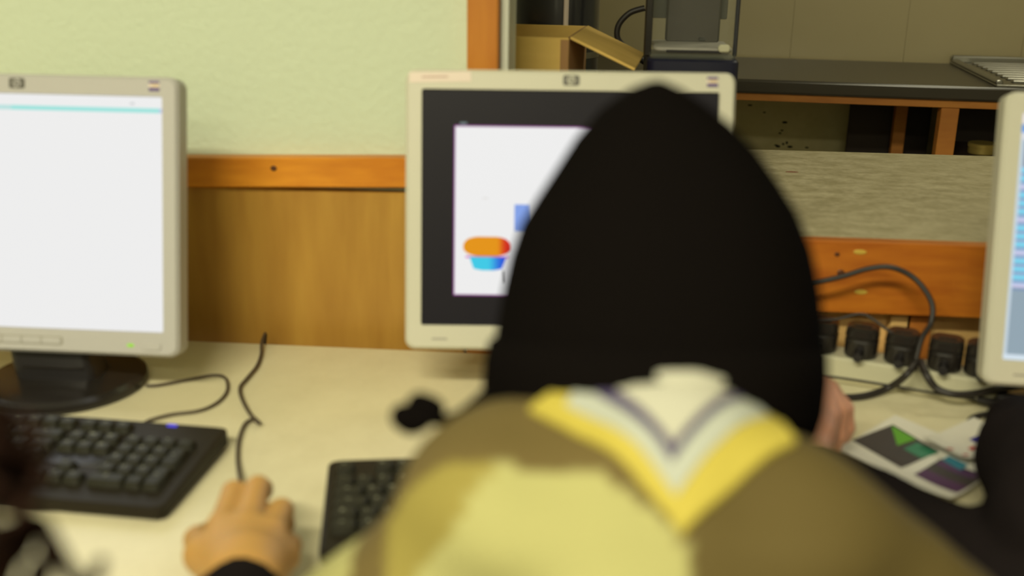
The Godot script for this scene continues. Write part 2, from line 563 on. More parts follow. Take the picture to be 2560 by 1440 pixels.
# ---------------------------------------------------------------- the room and the kitchen behind the hatch
func room() -> void:
	var f = M.floor
	structure("floor", slab(Vector3(5.2, 0.1, 4.08)), f, at(Vector3(0.2, -0.05, 0.56)), "dark worn floor")
	structure("floor_kitchen", slab(Vector3(5.2, 0.1, 2.30)), M.lino, at(Vector3(0.2, -0.05, -2.64)), "pale kitchen floor behind the hatch")
	structure("ceiling", slab(Vector3(5.2, 0.1, 6.4)), M.ceiling, at(Vector3(0.2, 2.6, -0.6)), "off-white ceiling")
	structure("wall_back", slab(Vector3(2.122, 2.55, 0.1)), M.paint, at(Vector3(-1.179, 1.275, -1.45)), "pale green textured painted wall above wood panelling")
	structure("wall_hatch_header", slab(Vector3(2.518, 0.6, 0.1)), M.paint, at(Vector3(1.141, 2.25, -1.45)))
	structure("wall_hatch_base", slab(Vector3(2.518, 0.85, 0.08)), M.ply, at(Vector3(1.141, 0.425, -1.465)), "plywood panel under the serving hatch")
	structure("wall_left", slab(Vector3(0.1, 2.55, 6.2)), M.room_wall, at(Vector3(-2.29, 1.275, -0.6)))
	structure("wall_right", slab(Vector3(0.1, 2.55, 6.2)), M.room_wall, at(Vector3(2.45, 1.275, -0.6)))
	structure("wall_rear", slab(Vector3(4.7, 2.55, 0.1)), M.room_wall, at(Vector3(0.1, 1.275, 2.5)))
	# the kitchen: back wall in glossy sheets above the worktop, rough plaster below it
	var kb := structure("wall_kitchen_back", slab(Vector3(3.6, 1.75, 0.05)), M.skirt_wall, at(Vector3(0.75, 1.675, -3.56), Vector3(0, -4.5, 0)), "yellowish sheet panelled kitchen wall")
	for k in 7:
		var o := put("panel", slab(Vector3(0.3447, 1.7, 0.006), 0.0005), M.kitchen_wall, kb, at(Vector3(-1.35 + 0.345 * k, 0, 0.027)))
		o.rotation.y = deg_to_rad([0.08, -0.06, 0.04, -0.08, 0.05, -0.03, 0.06][k])
	structure("wall_kitchen_low", slab(Vector3(3.6, 0.84, 0.05)), M.skirt_wall, at(Vector3(0.75, 0.42, -3.56), Vector3(0, -4.5, 0)), "stained plaster wall under the dark worktop")
	structure("wall_kitchen_side", slab(Vector3(0.06, 2.55, 2.1)), M.room_wall, at(Vector3(-0.75, 1.275, -2.55)))
	# panelling of the painted wall
	structure("wall_panelling", slab(Vector3(2.07, 0.925, 0.012)), M.veneer, at(Vector3(-1.205, 0.4625, -1.393)), "golden wood veneer panel behind the desk")
	# pine rail on top of the panelling; it climbs a little towards the hatch
	var a := on_wall(440, 397, -1.372)
	var b := on_wall(1000, 394, -1.372)
	var rise := rad_to_deg(atan2(b.y - a.y, b.x - a.x))
	var mid := (a + b) / 2
	var rl := structure("trim_1", slab(Vector3(2.05, 0.040, 0.026), 0.002), M.rail, Transform3D(), "varnished pine rail along the top of the panelling")
	rl.transform = Transform3D(Basis(Vector3.BACK, deg_to_rad(rise * 0.8)), Vector3(0, 0, 0))
	var slope := tan(deg_to_rad(rise * 0.8))
	rl.position = Vector3(-1.195, mid.y - 0.020 + (-1.195 - mid.x) * slope, -1.387)
	var kp := on_wall(684, 421, -1.3735)
	put("knot", finish_disc(0.0042, 0.0036, 0.0008), M.knot, rl, rl.transform.affine_inverse() * at(kp))
	# the post at the edge of the hatch
	structure("trim_2", slab(Vector3(0.0395, 2.0, 0.03), 0.002), M.post, at(Vector3(-0.1445, 1.0, -1.385)), "orange varnished pine post beside the hatch")
	structure("trim_3", slab(Vector3(0.010, 1.9, 0.12), 0.001), M.white_paint, at(Vector3(-0.1185, 1.6, -1.45)), "thin white painted edge beside the pine post")
	structure("trim_4", slab(Vector3(0.06, 2.0, 0.12), 0.002), M.post, at(Vector3(1.95, 1.0, -1.45)))
	# apron board under the hatch counter
	var ap := structure("trim_5", slab(Vector3(2.06, 0.098, 0.022), 0.0015), M.apron, at(Vector3(0.912, SILL - 0.049, -1.391)), "reddish pine board along the front of the hatch counter")
	for s in [[2093, 636, 0.0035, 0.0028, M.knot], [2102, 682, 0.005, 0.004, M.knot], [2150, 630, 0.0085, 0.0032, M.putty], [2152, 730, 0.0085, 0.0032, M.putty]]:
		put("knot" if s[4] == M.knot else "filler_patch", finish_disc(s[2], s[3], 0.0008), s[4], ap, ap.transform.affine_inverse() * at(on_wall(s[0], s[1], -1.3795)))
	for s in [[2250, 0.026, M.ply], [2295, 0.034, M.batten]]:
		var p := on_wall(s[0], 800, -1.41)
		structure("trim_%d" % (6 if s[2] == M.ply else 7), slab(Vector3(s[1], 0.78, 0.022), 0.0015), s[2], at(Vector3(p.x, 0.39, -1.414)), "pale upright batten under the hatch" if s[2] == M.ply else "red-brown upright batten under the hatch")

func finish_disc(rx: float, ry: float, h: float) -> ArrayMesh:
	var st := begin()
	loft(st, [ring(rx, ry, -h, 16), ring(rx, ry, h * 0.4, 16), ring(rx * 0.8, ry * 0.8, h, 16)])
	return finish(st)

func kitchen() -> void:
	var c := thing("serving_counter", "speckled beige laminate counter of the serving hatch", "counter", Vector3(0.91, 0.85, -1.71))
	put("counter_top", slab(Vector3(2.056, 0.03, 0.622), 0.002), M.laminate, c, at(Vector3(0, SILL - 0.85 - 0.015, 0)))
	put("bracket", slab(Vector3(1.9, 0.05, 0.03)), M.pine, c, at(Vector3(0, -0.025, 0.12)))
	var spot := put("stain", finish_disc(0.011, 0.004, 0.0006), mat(lin(0.2, 0.05, 0.02), 0.6), c)
	spot.transform = Transform3D(LIE, on_level(1980, 430, SILL) - c.position)
	# bench with the dark worktop
	var turn := deg_to_rad(-5.0)
	var b := thing("kitchen_bench", "kitchen bench with a dark worktop on a pine frame", "bench", Vector3(0.98, 0.0, -3.18), turn)
	var into := b.transform.affine_inverse()
	put("worktop", slab(Vector3(2.3, 0.037, 0.585), 0.006), M.worktop, b, at(Vector3(0.1, 0.8815, 0)))
	put("frame_rail", slab(Vector3(2.2, 0.021, 0.03), 0.001), M.pine, b, at(Vector3(0.1, 0.853, 0.262)))
	put("frame_rail", slab(Vector3(2.2, 0.05, 0.03), 0.001), M.pine, b, at(Vector3(0.1, 0.838, -0.24)))
	var pf: Vector3 = into * on_wall(2372, 300, -2.915)
	var pr: Vector3 = into * on_wall(2258, 330, -3.25)
	for q in [[pf.x, 0.25, 0.045], [pr.x, -0.14, 0.035], [pf.x - 1.15, 0.25, 0.045], [pf.x - 1.15, -0.14, 0.035]]:
		put("leg", slab(Vector3(q[2], 0.842, q[2]), 0.0015), M.pine, b, at(Vector3(q[0], 0.421, q[1])))
	put("back_panel", slab(Vector3(0.24, 0.80, 0.012)), M.dark_wood, b, at(Vector3(pr.x - 0.02, 0.42, -0.20)))
	put("side_panel", slab(Vector3(0.8, 0.80, 0.012)), M.dark_wood, b, at(Vector3(pf.x + 0.44, 0.42, -0.06)))
	# marks of mould on the plaster under the bench
	var wl: Node3D = get_node("wall_kitchen_low")
	for s in [[1962, 306, 7, 3], [1955, 326, 4, 2], [1950, 333, 4, 2], [1945, 366, 6, 3], [1958, 360, 3, 3], [1967, 357, 3, 4], [1975, 367, 7, 3], [2017, 369, 5, 2], [2130, 342, 6, 2], [1875, 263, 6, 2], [1911, 281, 4, 2], [1940, 363, 5, 2]]:
		var dd := look(s[0], s[1])
		var n: Vector3 = wl.global_basis.z
		var q: Vector3 = EYE + dd * ((wl.global_position + n * 0.0255 - EYE).dot(n) / dd.dot(n))
		put("mould_spot", finish_disc(s[2] * 0.00125, s[3] * 0.00125, 0.0004), M.mould, wl, wl.global_transform.affine_inverse() * Transform3D(wl.global_basis, q))
	# steel draining board
	var o := on_level(2358, 156, 0.905)
	var d := thing("draining_board", "ribbed stainless steel draining board let into the dark worktop", "sink", Vector3(o.x + 0.28, 0.9, -3.16), turn)
	put("tray", slab(Vector3(0.56, 0.006, 0.57), 0.001), M.steel, d, at(Vector3(0, 0.003, 0)))
	put("rim", slab(Vector3(0.56, 0.022, 0.03), 0.004), M.steel, d, at(Vector3(0, 0.015, -0.27)))
	put("rim", slab(Vector3(0.02, 0.012, 0.54), 0.003), M.steel, d, at(Vector3(-0.27, 0.010, 0)))
	for k in 9:
		put("rib", slab(Vector3(0.50, 0.009, 0.022), 0.003), M.steel, d, at(Vector3(0.02, 0.009, -0.215 + 0.055 * k)))
	# little brass tin on the shelf under the bench
	var tp := on_wall(2462, 377, -2.95)
	var tin := thing("brass_tin", "small flat brass tin under the kitchen bench", "tin", Vector3(tp.x, 0.715, -2.97))
	put("tin_body", lathe([[0.036, 0], [0.037, 0.003], [0.037, 0.018]], 24), M.brass, tin)
	put("lid", lathe([[0.0385, 0.018], [0.0385, 0.026], [0.036, 0.028]], 24), M.brass, tin)
	var sh := thing("shelf", "dark shelf board under the kitchen bench", "shelf", Vector3(tp.x + 0.2, 0.70, -3.0), turn)
	put("shelf_board", slab(Vector3(0.56, 0.03, 0.26)), M.dark_wood, sh)
	put("support", slab(Vector3(0.5, 0.685, 0.03)), M.dark_wood, sh, at(Vector3(0, -0.357, -0.06)))

func cardboard_box() -> void:
	var h := 1.1105
	var fr := Vector3(-0.0435, h, -1.62)        # front corner beside the flap
	var br := Vector3(-0.0205, h, -1.855)
	var away := (br - fr).normalized()
	var across := Vector3(-away.z, 0, away.x).normalized() * -1.0      # towards -x
	if across.x > 0: across = -across
	var w := 0.30
	var dp := (br - fr).length()
	var t := thing("cardboard_box", "open brown cardboard box with a flap hanging out", "box", Vector3(fr.x, SILL, fr.z))
	var bs := Basis(-across, Vector3.UP, -away)
	t.basis = bs
	var hh := h - SILL
	put("front_side", slab(Vector3(w, hh, 0.004), 0.0008), M.card, t, at(Vector3(-w / 2, hh / 2, 0)))
	put("back_side", slab(Vector3(w, hh, 0.004), 0.0008), M.card, t, at(Vector3(-w / 2, hh / 2, -dp)))
	put("end_side", slab(Vector3(0.004, hh, dp - 0.004), 0.0008), M.card_edge, t, at(Vector3(-0.002, hh / 2, -dp / 2)))
	put("end_side", slab(Vector3(0.004, hh, dp - 0.004), 0.0008), M.card, t, at(Vector3(-w + 0.002, hh / 2, -dp / 2)))
	put("bottom", slab(Vector3(w - 0.008, 0.004, dp - 0.008), 0.0008), M.card, t, at(Vector3(-w / 2, 0.002, -dp / 2)))
	var fl := put("flap", slab(Vector3(0.106, 0.004, dp - 0.01), 0.0008), M.card, t)
	var e := deg_to_rad(-24.0)
	fl.transform = Transform3D(Basis(Vector3.BACK, e), Vector3(0.001 + 0.053 * cos(e), hh + 0.053 * sin(e), -dp / 2))
	put("tape", slab(Vector3(0.012, hh * 0.98, 0.001), 0.0003), M.card_edge, t, at(Vector3(-0.006, hh / 2, 0.0026)))
	var lf := put("flap", slab(Vector3(0.09, 0.004, dp - 0.01), 0.0008), M.card, t)
	lf.transform = Transform3D(Basis(Vector3.BACK, deg_to_rad(-70)), Vector3(-w - 0.017, hh - 0.042, -dp / 2))

func appliances() -> void:
	var u := thing("water_urn", "tall glossy black water urn standing behind the cardboard box", "urn", Vector3(-0.075, SILL, -1.963))
	put("urn_body", lathe([[0.070, 0], [0.075, 0.01], [0.075, 0.40], [0.068, 0.43], [0.03, 0.45]], 40), M.urn, u)
	put("gauge_tube", lathe([[0.0045, 0.16], [0.0045, 0.40]], 10), M.sticker, u, at(Vector3(0.018, 0, 0.079)))
	put("gauge_mount", slab(Vector3(0.013, 0.035, 0.024), 0.002), M.white_plastic, u, at(Vector3(0.018, 0.205, 0.077)))
	put("gauge_mount", slab(Vector3(0.016, 0.03, 0.024), 0.002), M.white_plastic, u, at(Vector3(0.018, 0.40, 0.076)))
	put("tap", slab(Vector3(0.05, 0.012, 0.026), 0.003), M.steel, u, at(Vector3(0.020, 0.172, 0.077)))
	put("band", lathe([[0.0762, 0.17], [0.0762, 0.180]], 40), M.steel, u)
	# drink maker with a clear tank
	var pb := on_wall(1734, 150, -1.72)
	var a := thing("drink_dispenser", "drink machine with a clear square tank on a navy base", "dispenser", Vector3(pb.x, SILL, -1.80))
	var bh := pb.y - SILL
	var body := block(Vector3(0.142, 0.16, bh), 0.012, 0.003, 3)
	put("machine_base", body, M.navy, a, Transform3D(LIE, Vector3(0, bh / 2, 0)))
	var st := begin()
	var tw := 0.132
	loft(st, [moved(outline(tw, 0.145, 0.014, bh, 4), Transform3D(LIE, Vector3.ZERO)), moved(outline(tw, 0.145, 0.014, bh + 0.20, 4), Transform3D(LIE, Vector3.ZERO))], false, false, false)
	put("clear_tank", finish(st), M.clear, a)
	put("tank_rim", block(Vector3(tw + 0.004, 0.149, 0.006), 0.015, 0.002, 3), M.clear, a, Transform3D(LIE, Vector3(0, bh + 0.004, 0)))
	put("tank_rim", block(Vector3(tw - 0.01, 0.135, 0.006), 0.012, 0.002, 3), M.bezel_dark, a, Transform3D(LIE, Vector3(0, bh + 0.014, 0)))
	put("corner_post", slab(Vector3(0.012, 0.20, 0.02), 0.002), M.black_satin, a, at(Vector3(-tw / 2 - 0.004, bh + 0.10, 0.03)))
	put("corner_post", slab(Vector3(0.006, 0.20, 0.012), 0.002), M.navy, a, at(Vector3(tw / 2 + 0.002, bh + 0.10, 0.03)))
	put("back_column", slab(Vector3(0.088, 0.20, 0.02), 0.003), mat(lin(0.030, 0.022, 0.015), 0.6), a, at(Vector3(0.006, bh + 0.115, -0.052)))
	put("back_plate", slab(Vector3(0.126, 0.145, 0.006), 0.001), mat(lin(0.045, 0.042, 0.027), 0.6), a, at(Vector3(0, bh + 0.125, -0.068)))
	put("machine_head", slab(Vector3(0.15, 0.08, 0.165), 0.006), M.navy, a, at(Vector3(0, bh + 0.24, 0)))
	put("lever", slab(Vector3(0.018, 0.012, 0.01), 0.002), M.white_plastic, a, at(Vector3(tw / 2 - 0.02, bh + 0.018, 0.074)))
	put("nozzle", slab(Vector3(0.012, 0.006, 0.012), 0.002), M.black, a, at(Vector3(0.012, bh + 0.03, 0.06)))
	put("vent_plate", slab(Vector3(0.085, 0.004, 0.002), 0.0005), M.black, a, at(Vector3(0.0, bh + 0.012, 0.0735)))
	var zc := -1.88
	var cb := tube([on_wall(1612, 20, zc), on_wall(1575, 32, zc), on_wall(1548, 60, zc), on_wall(1543, 90, zc), on_wall(1556, 112, zc), on_wall(1590, 140, zc), on_wall(1640, 175, zc)], 0.005, 8)
	tag(put("cable", cb, M.cable), "black cable bowed behind the flap of the cardboard box", "cable")
	var dk := thing("dark_tin", "low black baking tin under the flap of the cardboard box", "tin", Vector3(0.043, SILL, -1.958))
	put("tin_wall", block(Vector3(0.066, 0.10, 0.13), 0.012, 0.003, 3), M.black_satin, dk, Transform3D(LIE, Vector3(0, 0.065, 0)))
	put("tin_rim", block(Vector3(0.072, 0.106, 0.008), 0.014, 0.003, 3), M.black_satin, dk, Transform3D(LIE, Vector3(0, 0.134, 0)))

# ---------------------------------------------------------------- the desk and what stands on it
func desk() -> void:
	var d := thing("desk", "long pale laminate computer desk along the wall", "desk", Vector3(0, 0, -1.0))
	put("desk_top", slab(Vector3(3.2, 0.025, 0.70), 0.003), M.desk, d, at(Vector3(0, DESK - 0.0125, 0.008)))
	put("edge_strip", slab(Vector3(3.2, 0.026, 0.004), 0.001), M.desk_edge, d, at(Vector3(0, DESK - 0.013, 0.36)))
	for x in [-1.45, 0.0, 1.45]:
		for z in [-0.28, 0.30]:
			put("leg", slab(Vector3(0.04, DESK - 0.025, 0.04)), M.steel_leg, d, at(Vector3(x, (DESK - 0.025) / 2, z)))

func monitor(label: String, base: Vector3, base_turn: float, face_at: Vector3, turn: float, tilt: float, shell: Material, shown: Image) -> Node3D:
	var t := thing("monitor", label, "monitor", base, base_turn, "flat screen monitors on the desk")
	var into := t.transform.affine_inverse()
	var fx := Transform3D(Basis(Vector3.UP, turn) * Basis(Vector3.RIGHT, -tilt), face_at)
	var w := 0.338
	var h := 0.270
	var bw := 0.0188
	var top := 0.0225
	var low := 0.0290
	var W := w + 2 * bw
	var H := h + top + low
	var cy := (top - low) / 2
	var up := Transform3D(Basis(), Vector3(0, cy, 0))
	var st := begin()
	loft(st, [moved(outline(W - 0.004, H - 0.004, 0.011, -0.028, 5), up), moved(outline(W, H, 0.012, -0.024, 5), up), moved(outline(W, H, 0.012, 0.0, 5), up), moved(outline(W - 0.007, H - 0.007, 0.010, 0.0045, 5), up), outline(w + 0.001, h + 0.001, 0.003, 0.0045, 5), outline(w, h, 0.002, 0.0005, 5)], false, true, false)
	var shell_o := put("bezel", finish(st), shell, t, into * fx)
	# the curved back of the case
	st = begin()
	loft(st, [moved(outline(0.16, 0.15, 0.03, -0.062, 5), up), moved(outline(0.22, 0.20, 0.03, -0.058, 5), up), moved(outline(W - 0.05, H - 0.05, 0.02, -0.036, 5), up), moved(outline(W - 0.012, H - 0.012, 0.012, -0.028, 5), up)])
	put("back_case", finish(st), M.bezel_grey, t, into * fx)
	st = begin()
	var q := [Vector3(-w / 2, -h / 2, 0.001), Vector3(w / 2, -h / 2, 0.001), Vector3(w / 2, h / 2, 0.001), Vector3(-w / 2, h / 2, 0.001)]
	var uv := [Vector2(0, 1), Vector2(1, 1), Vector2(1, 0), Vector2(0, 0)]
	for k in [0, 2, 1, 0, 3, 2]:
		st.set_normal(Vector3.BACK)
		st.set_uv(uv[k])
		st.add_vertex(q[k])
	put("screen", st.commit(), screen_material(shown), t, into * fx)
	var shine := AreaLight3D.new()                               # what the screen throws on the desk
	shine.name = "screen_light"
	shine.area_size = Vector2(w * 0.98, h * 0.98)
	shine.light_color = Color(0.95, 0.97, 1.0)
	shine.light_energy = 0.02
	shine.area_range = 8.0
	shine.area_attenuation = 2.0
	shine.shadow_enabled = true
	t.add_child(shine, true)
	shine.transform = into * fx * at(Vector3(0, 0, 0.006), Vector3(0, 180, 0))
	var zf := 0.0047
	# maker's mark in the middle of the top bezel
	var ey := h / 2 + top * 0.52
	var plate := put("emblem", block(Vector3(0.0185, 0.0115, 0.0008), 0.002, 0.0003), M.emblem, t, into * fx * at(Vector3(0, ey, zf)))
	put("disc", finish_disc(0.0048, 0.0048, 0.0003), shell, plate, at(Vector3(0, 0, 0.0006)))
	for s in [[-0.0022, 0.0011, 0.0075, 0.0012], [0.0022, -0.0011, 0.0075, 0.0012], [-0.0004, 0.0006, 0.0042, 0.0010], [0.0006, -0.0004, 0.0042, 0.0010]]:
		put("letter_stroke", slab(Vector3(s[3], s[2], 0.0004), 0.0001), M.emblem, plate, at(Vector3(s[0], s[1], 0.0010), Vector3(0, 0, -14)))
	# approval sticker in the corner
	var sk := put("approval_sticker", slab(Vector3(0.0125, 0.0115, 0.0004), 0.0001), M.sticker, t, into * fx * at(Vector3(w / 2 - 0.0085, ey + 0.0005, zf)))
	put("violet_band", slab(Vector3(0.0125, 0.0030, 0.0003), 0.0001), M.violet, sk, at(Vector3(0, 0.0040, 0.0003)))
	put("amber_band", slab(Vector3(0.0090, 0.0022, 0.0003), 0.0001), M.amber, sk, at(Vector3(0.001, 0.0005, 0.0003)))
	put("violet_band", slab(Vector3(0.0125, 0.0040, 0.0003), 0.0001), M.violet, sk, at(Vector3(0, -0.0038, 0.0003)))
	# buttons along the bottom bezel
	var by := -h / 2 - low * 0.52
	var bar := put("button_strip", block(Vector3(0.10, 0.0105, 0.0010), 0.003, 0.0004), M.bezel_dark, t, into * fx * at(Vector3(0, by + 0.001, zf - 0.0003)))
	for k in 4:
		put("button", block(Vector3(0.0225, 0.0075, 0.0012), 0.002, 0.0005), M.bezel_grey, bar, at(Vector3(-0.0355 + 0.0237 * k, 0, 0.0006)))
	put("power_light", block(Vector3(0.008, 0.0035, 0.0010), 0.0012, 0.0003), M.led_green, t, into * fx * at(Vector3(0.1305, by - 0.001, zf)))
	put("power_button", block(Vector3(0.024, 0.011, 0.0022), 0.0045, 0.0008, 3), shell, t, into * fx * at(Vector3(0.1555, by - 0.001, zf)))
	put("model_mark", slab(Vector3(0.018, 0.0022, 0.0003), 0.0001), M.bezel_dark, t, into * fx * at(Vector3(-0.148, by - 0.001, zf)))
	# neck and round foot
	var back: Vector3 = into * (fx * Vector3(0, -0.07, -0.058))
	st = begin()
	var neck_loops := []
	for k in 7:
		var f := k / 6.0
		var c := Vector3(0, 0.012, 0.0).lerp(back, f) + Vector3(0, 0, 0.015 * sin(PI * f))
		neck_loops.append(moved(outline(lerpf(0.098, 0.09, f), lerpf(0.06, 0.03, f), 0.012, 0, 3), Transform3D(LIE, c)))
	loft(st, neck_loops, false)
	put("neck", finish(st), M.black, t)
	st = begin()
	var lie := Transform3D(LIE, Vector3.ZERO)
	loft(st, [moved(ring(0.094, 0.094, 0.0, 48), lie), moved(ring(0.096, 0.096, 0.004, 48), lie), moved(ring(0.095, 0.095, 0.010, 48), lie), moved(ring(0.088, 0.088, 0.014, 48), lie), moved(ring(0.05, 0.05, 0.018, 48), lie)])
	put("foot", finish(st), M.black_satin, t)
	put("hinge_line", slab(Vector3(0.075, 0.0025, 0.002), 0.0005), M.black_satin, t, at(Vector3(0, 0.034, 0.030)))
	return t

func page_image() -> Image:                                    # an empty web page with a pale cyan bar
	var im := Image.create(338, 270, false, Image.FORMAT_RGB8)
	im.fill(Color(1, 1, 1))
	im.fill_rect(Rect2i(0, 13, 338, 5), Color(0.66, 0.96, 0.93))
	im.fill_rect(Rect2i(90, 13, 70, 5), Color(0.78, 0.95, 0.94))
	im.fill_rect(Rect2i(300, 7, 5, 2), Color(0.82, 0.84, 0.85))
	im.fill_rect(Rect2i(334, 13, 4, 5), Color(0.80, 0.84, 0.97))
	return im

func paint_image() -> Image:                                   # a dark desktop with a white drawing sheet
	var W := 676
	var H := 540
	var im := Image.create(W, H, false, Image.FORMAT_RGB8)
	im.fill(Color(0.125, 0.115, 0.118))
	im.fill_rect(Rect2i(73, 80, 470, 391), Color(0.60, 0.30, 0.60))
	im.fill_rect(Rect2i(76, 83, 464, 385), Color(1, 1, 1))
	im.fill_rect(Rect2i(86, 73, 16, 6), Color(0.45, 0.52, 0.52))
	for y in range(83, 468):
		for x in range(76, 540):
			var u := float(x)
			var v := float(y)
			# an orange cap shape with a red end, a magenta line, a blue bowl under it
			var cap := pow(absf(u - 150) / 54.0, 3.0) + pow(absf(v - 356) / 23.0, 2.4) < 1.0 or Vector2((u - 112) / 17.0, (v - 357) / 16.0).length() < 1.0
			var bowl := v >= 381 and v < 412 - pow(absf(u - 152) / 46.0, 2.0) * 9.0 and absf(u - 152) < 42.0 - (v - 381) * 0.35
			if bowl:
				im.set_pixel(x, y, Color(0.25, 0.85, 0.97).lerp(Color(0.15, 0.35, 0.92), smoothstep(150.0, 192.0, u)))
			elif cap and v < 381:
				im.set_pixel(x, y, Color(0.96, 0.62, 0.06).lerp(Color(0.88, 0.16, 0.10), smoothstep(172.0, 198.0, u)))
			elif v >= 379 and v < 383 and absf(u - 150) < 50:
				im.set_pixel(x, y, Color(0.85, 0.35, 0.80))
			elif u > 212 and u < 246 and v > 258 and v < 320:
				im.set_pixel(x, y, Color(0.55, 0.68, 0.97))
			elif u > 186 and u < 190 and v > 412 and v < 440:
				im.set_pixel(x, y, Color(0.2, 0.2, 0.2))
			elif u > 138 and u < 152 and v > 244 and v < 246:
				im.set_pixel(x, y, Color(0.80, 0.78, 0.72))
	return im

func list_image() -> Image:                                    # a list of pale blue lines on grey
	var im := Image.create(338, 270, false, Image.FORMAT_RGB8)
	im.fill(Color(0.62, 0.70, 0.75))
	im.fill_rect(Rect2i(0, 0, 338, 12), Color(0.98, 0.95, 0.96))
	im.fill_rect(Rect2i(8, 4, 14, 4), Color(0.85, 0.50, 0.55))
	im.fill_rect(Rect2i(0, 13, 338, 8), Color(0.42, 0.66, 0.97))
	im.fill_rect(Rect2i(0, 21, 338, 8), Color(0.92, 0.93, 0.96))
	im.fill_rect(Rect2i(6, 29, 338, 32), Color(0.60, 0.63, 0.70))
	for k in 4:
		im.fill_rect(Rect2i(10, 33 + 7 * k, 60 + 12 * k, 3), Color(0.78, 0.74, 0.80))
	im.fill_rect(Rect2i(4, 58, 330, 132), Color(0.66, 0.82, 0.96))
	for k in 15:
		im.fill_rect(Rect2i(4, 60 + 9 * k, 330 - (k * 37) % 120, 4), Color(0.50, 0.90, 1.0) if k % 4 != 2 else Color(0.86, 0.84, 0.97))
		im.fill_rect(Rect2i(4, 65 + 9 * k, 330, 2), Color(0.52, 0.62, 0.78))
	im.fill_rect(Rect2i(0, 29, 4, 236), Color(0.84, 0.90, 0.94))
	im.fill_rect(Rect2i(0, 264, 338, 6), Color(0.90, 0.96, 1.0))
	return im

func monitors() -> void:
	monitor("grey-framed monitor with a blank white page and a green power light", Vector3(-0.635, DESK, -1.178), deg_to_rad(2), Vector3(-0.660, 0.939, -1.170), deg_to_rad(0.5), deg_to_rad(12), M.bezel_grey, page_image())
	var c := monitor("cream-framed monitor showing a drawing program, behind the black hat", Vector3(-0.022, DESK, -1.262), deg_to_rad(5), Vector3(-0.027, 0.952, -1.213), deg_to_rad(5.0), deg_to_rad(12), M.bezel, paint_image())
	var fx := Transform3D(Basis(Vector3.UP, deg_to_rad(5.0)) * Basis(Vector3.RIGHT, deg_to_rad(-12)), Vector3(-0.027, 0.952, -1.213))
	var lb := put("label_sticker", slab(Vector3(0.070, 0.0115, 0.0004), 0.0001), M.sticker, c, c.transform.affine_inverse() * fx * at(Vector3(-0.1485, 0.1485, 0.0049), Vector3(0, 0, 1.5)))
	put("print_line", slab(Vector3(0.030, 0.0014, 0.0002), 0.0001), M.sticker_ink, lb, at(Vector3(-0.006, 0.0002, 0.0003)))
	var ry := deg_to_rad(-4.0)
	var fr := Transform3D(Basis(Vector3.UP, ry) * Basis(Vector3.RIGHT, deg_to_rad(-14)), Vector3(0.46, 0.943, -1.184))
	var ce := fr * Vector3(0.169, 0.002, 0)
	monitor("cream-framed monitor showing a list of pale blue lines, beside the plugs", Vector3(ce.x + 0.005, DESK, ce.z - 0.03), ry, ce, ry, deg_to_rad(14), M.bezel, list_image())

# ---------------------------------------------------------------- keyboards
func key_shape(w: float, d: float) -> ArrayMesh:
	var st := begin()
	var lie := Transform3D(LIE, Vector3.ZERO)
	var a := outline(w, d, 0.0015, 0.0, 1)
	var b := outline(w - 0.0046, d - 0.0046, 0.0018, 0.0068, 1)
	var c := outline(w - 0.0066, d - 0.0066, 0.0014, 0.0074, 1)
	loft(st, [moved(a, lie), moved(b, lie), moved(c, lie)], false, false, true)
	return finish(st)

var key_meshes := {}
var legend_meshes := {}

func legend_mesh(s: String) -> Mesh:
	if not legend_meshes.has(s):
		var t := TextMesh.new()
		var f := SystemFont.new()
		f.font_names = PackedStringArray(["Droid Sans"])
		t.font = f
		t.text = s
		t.font_size = 14
		t.pixel_size = 0.00036 if s.length() < 3 else 0.00020
		t.depth = 0.0003
		t.curve_step = 3.0
		legend_meshes[s] = t
	return legend_meshes[s]

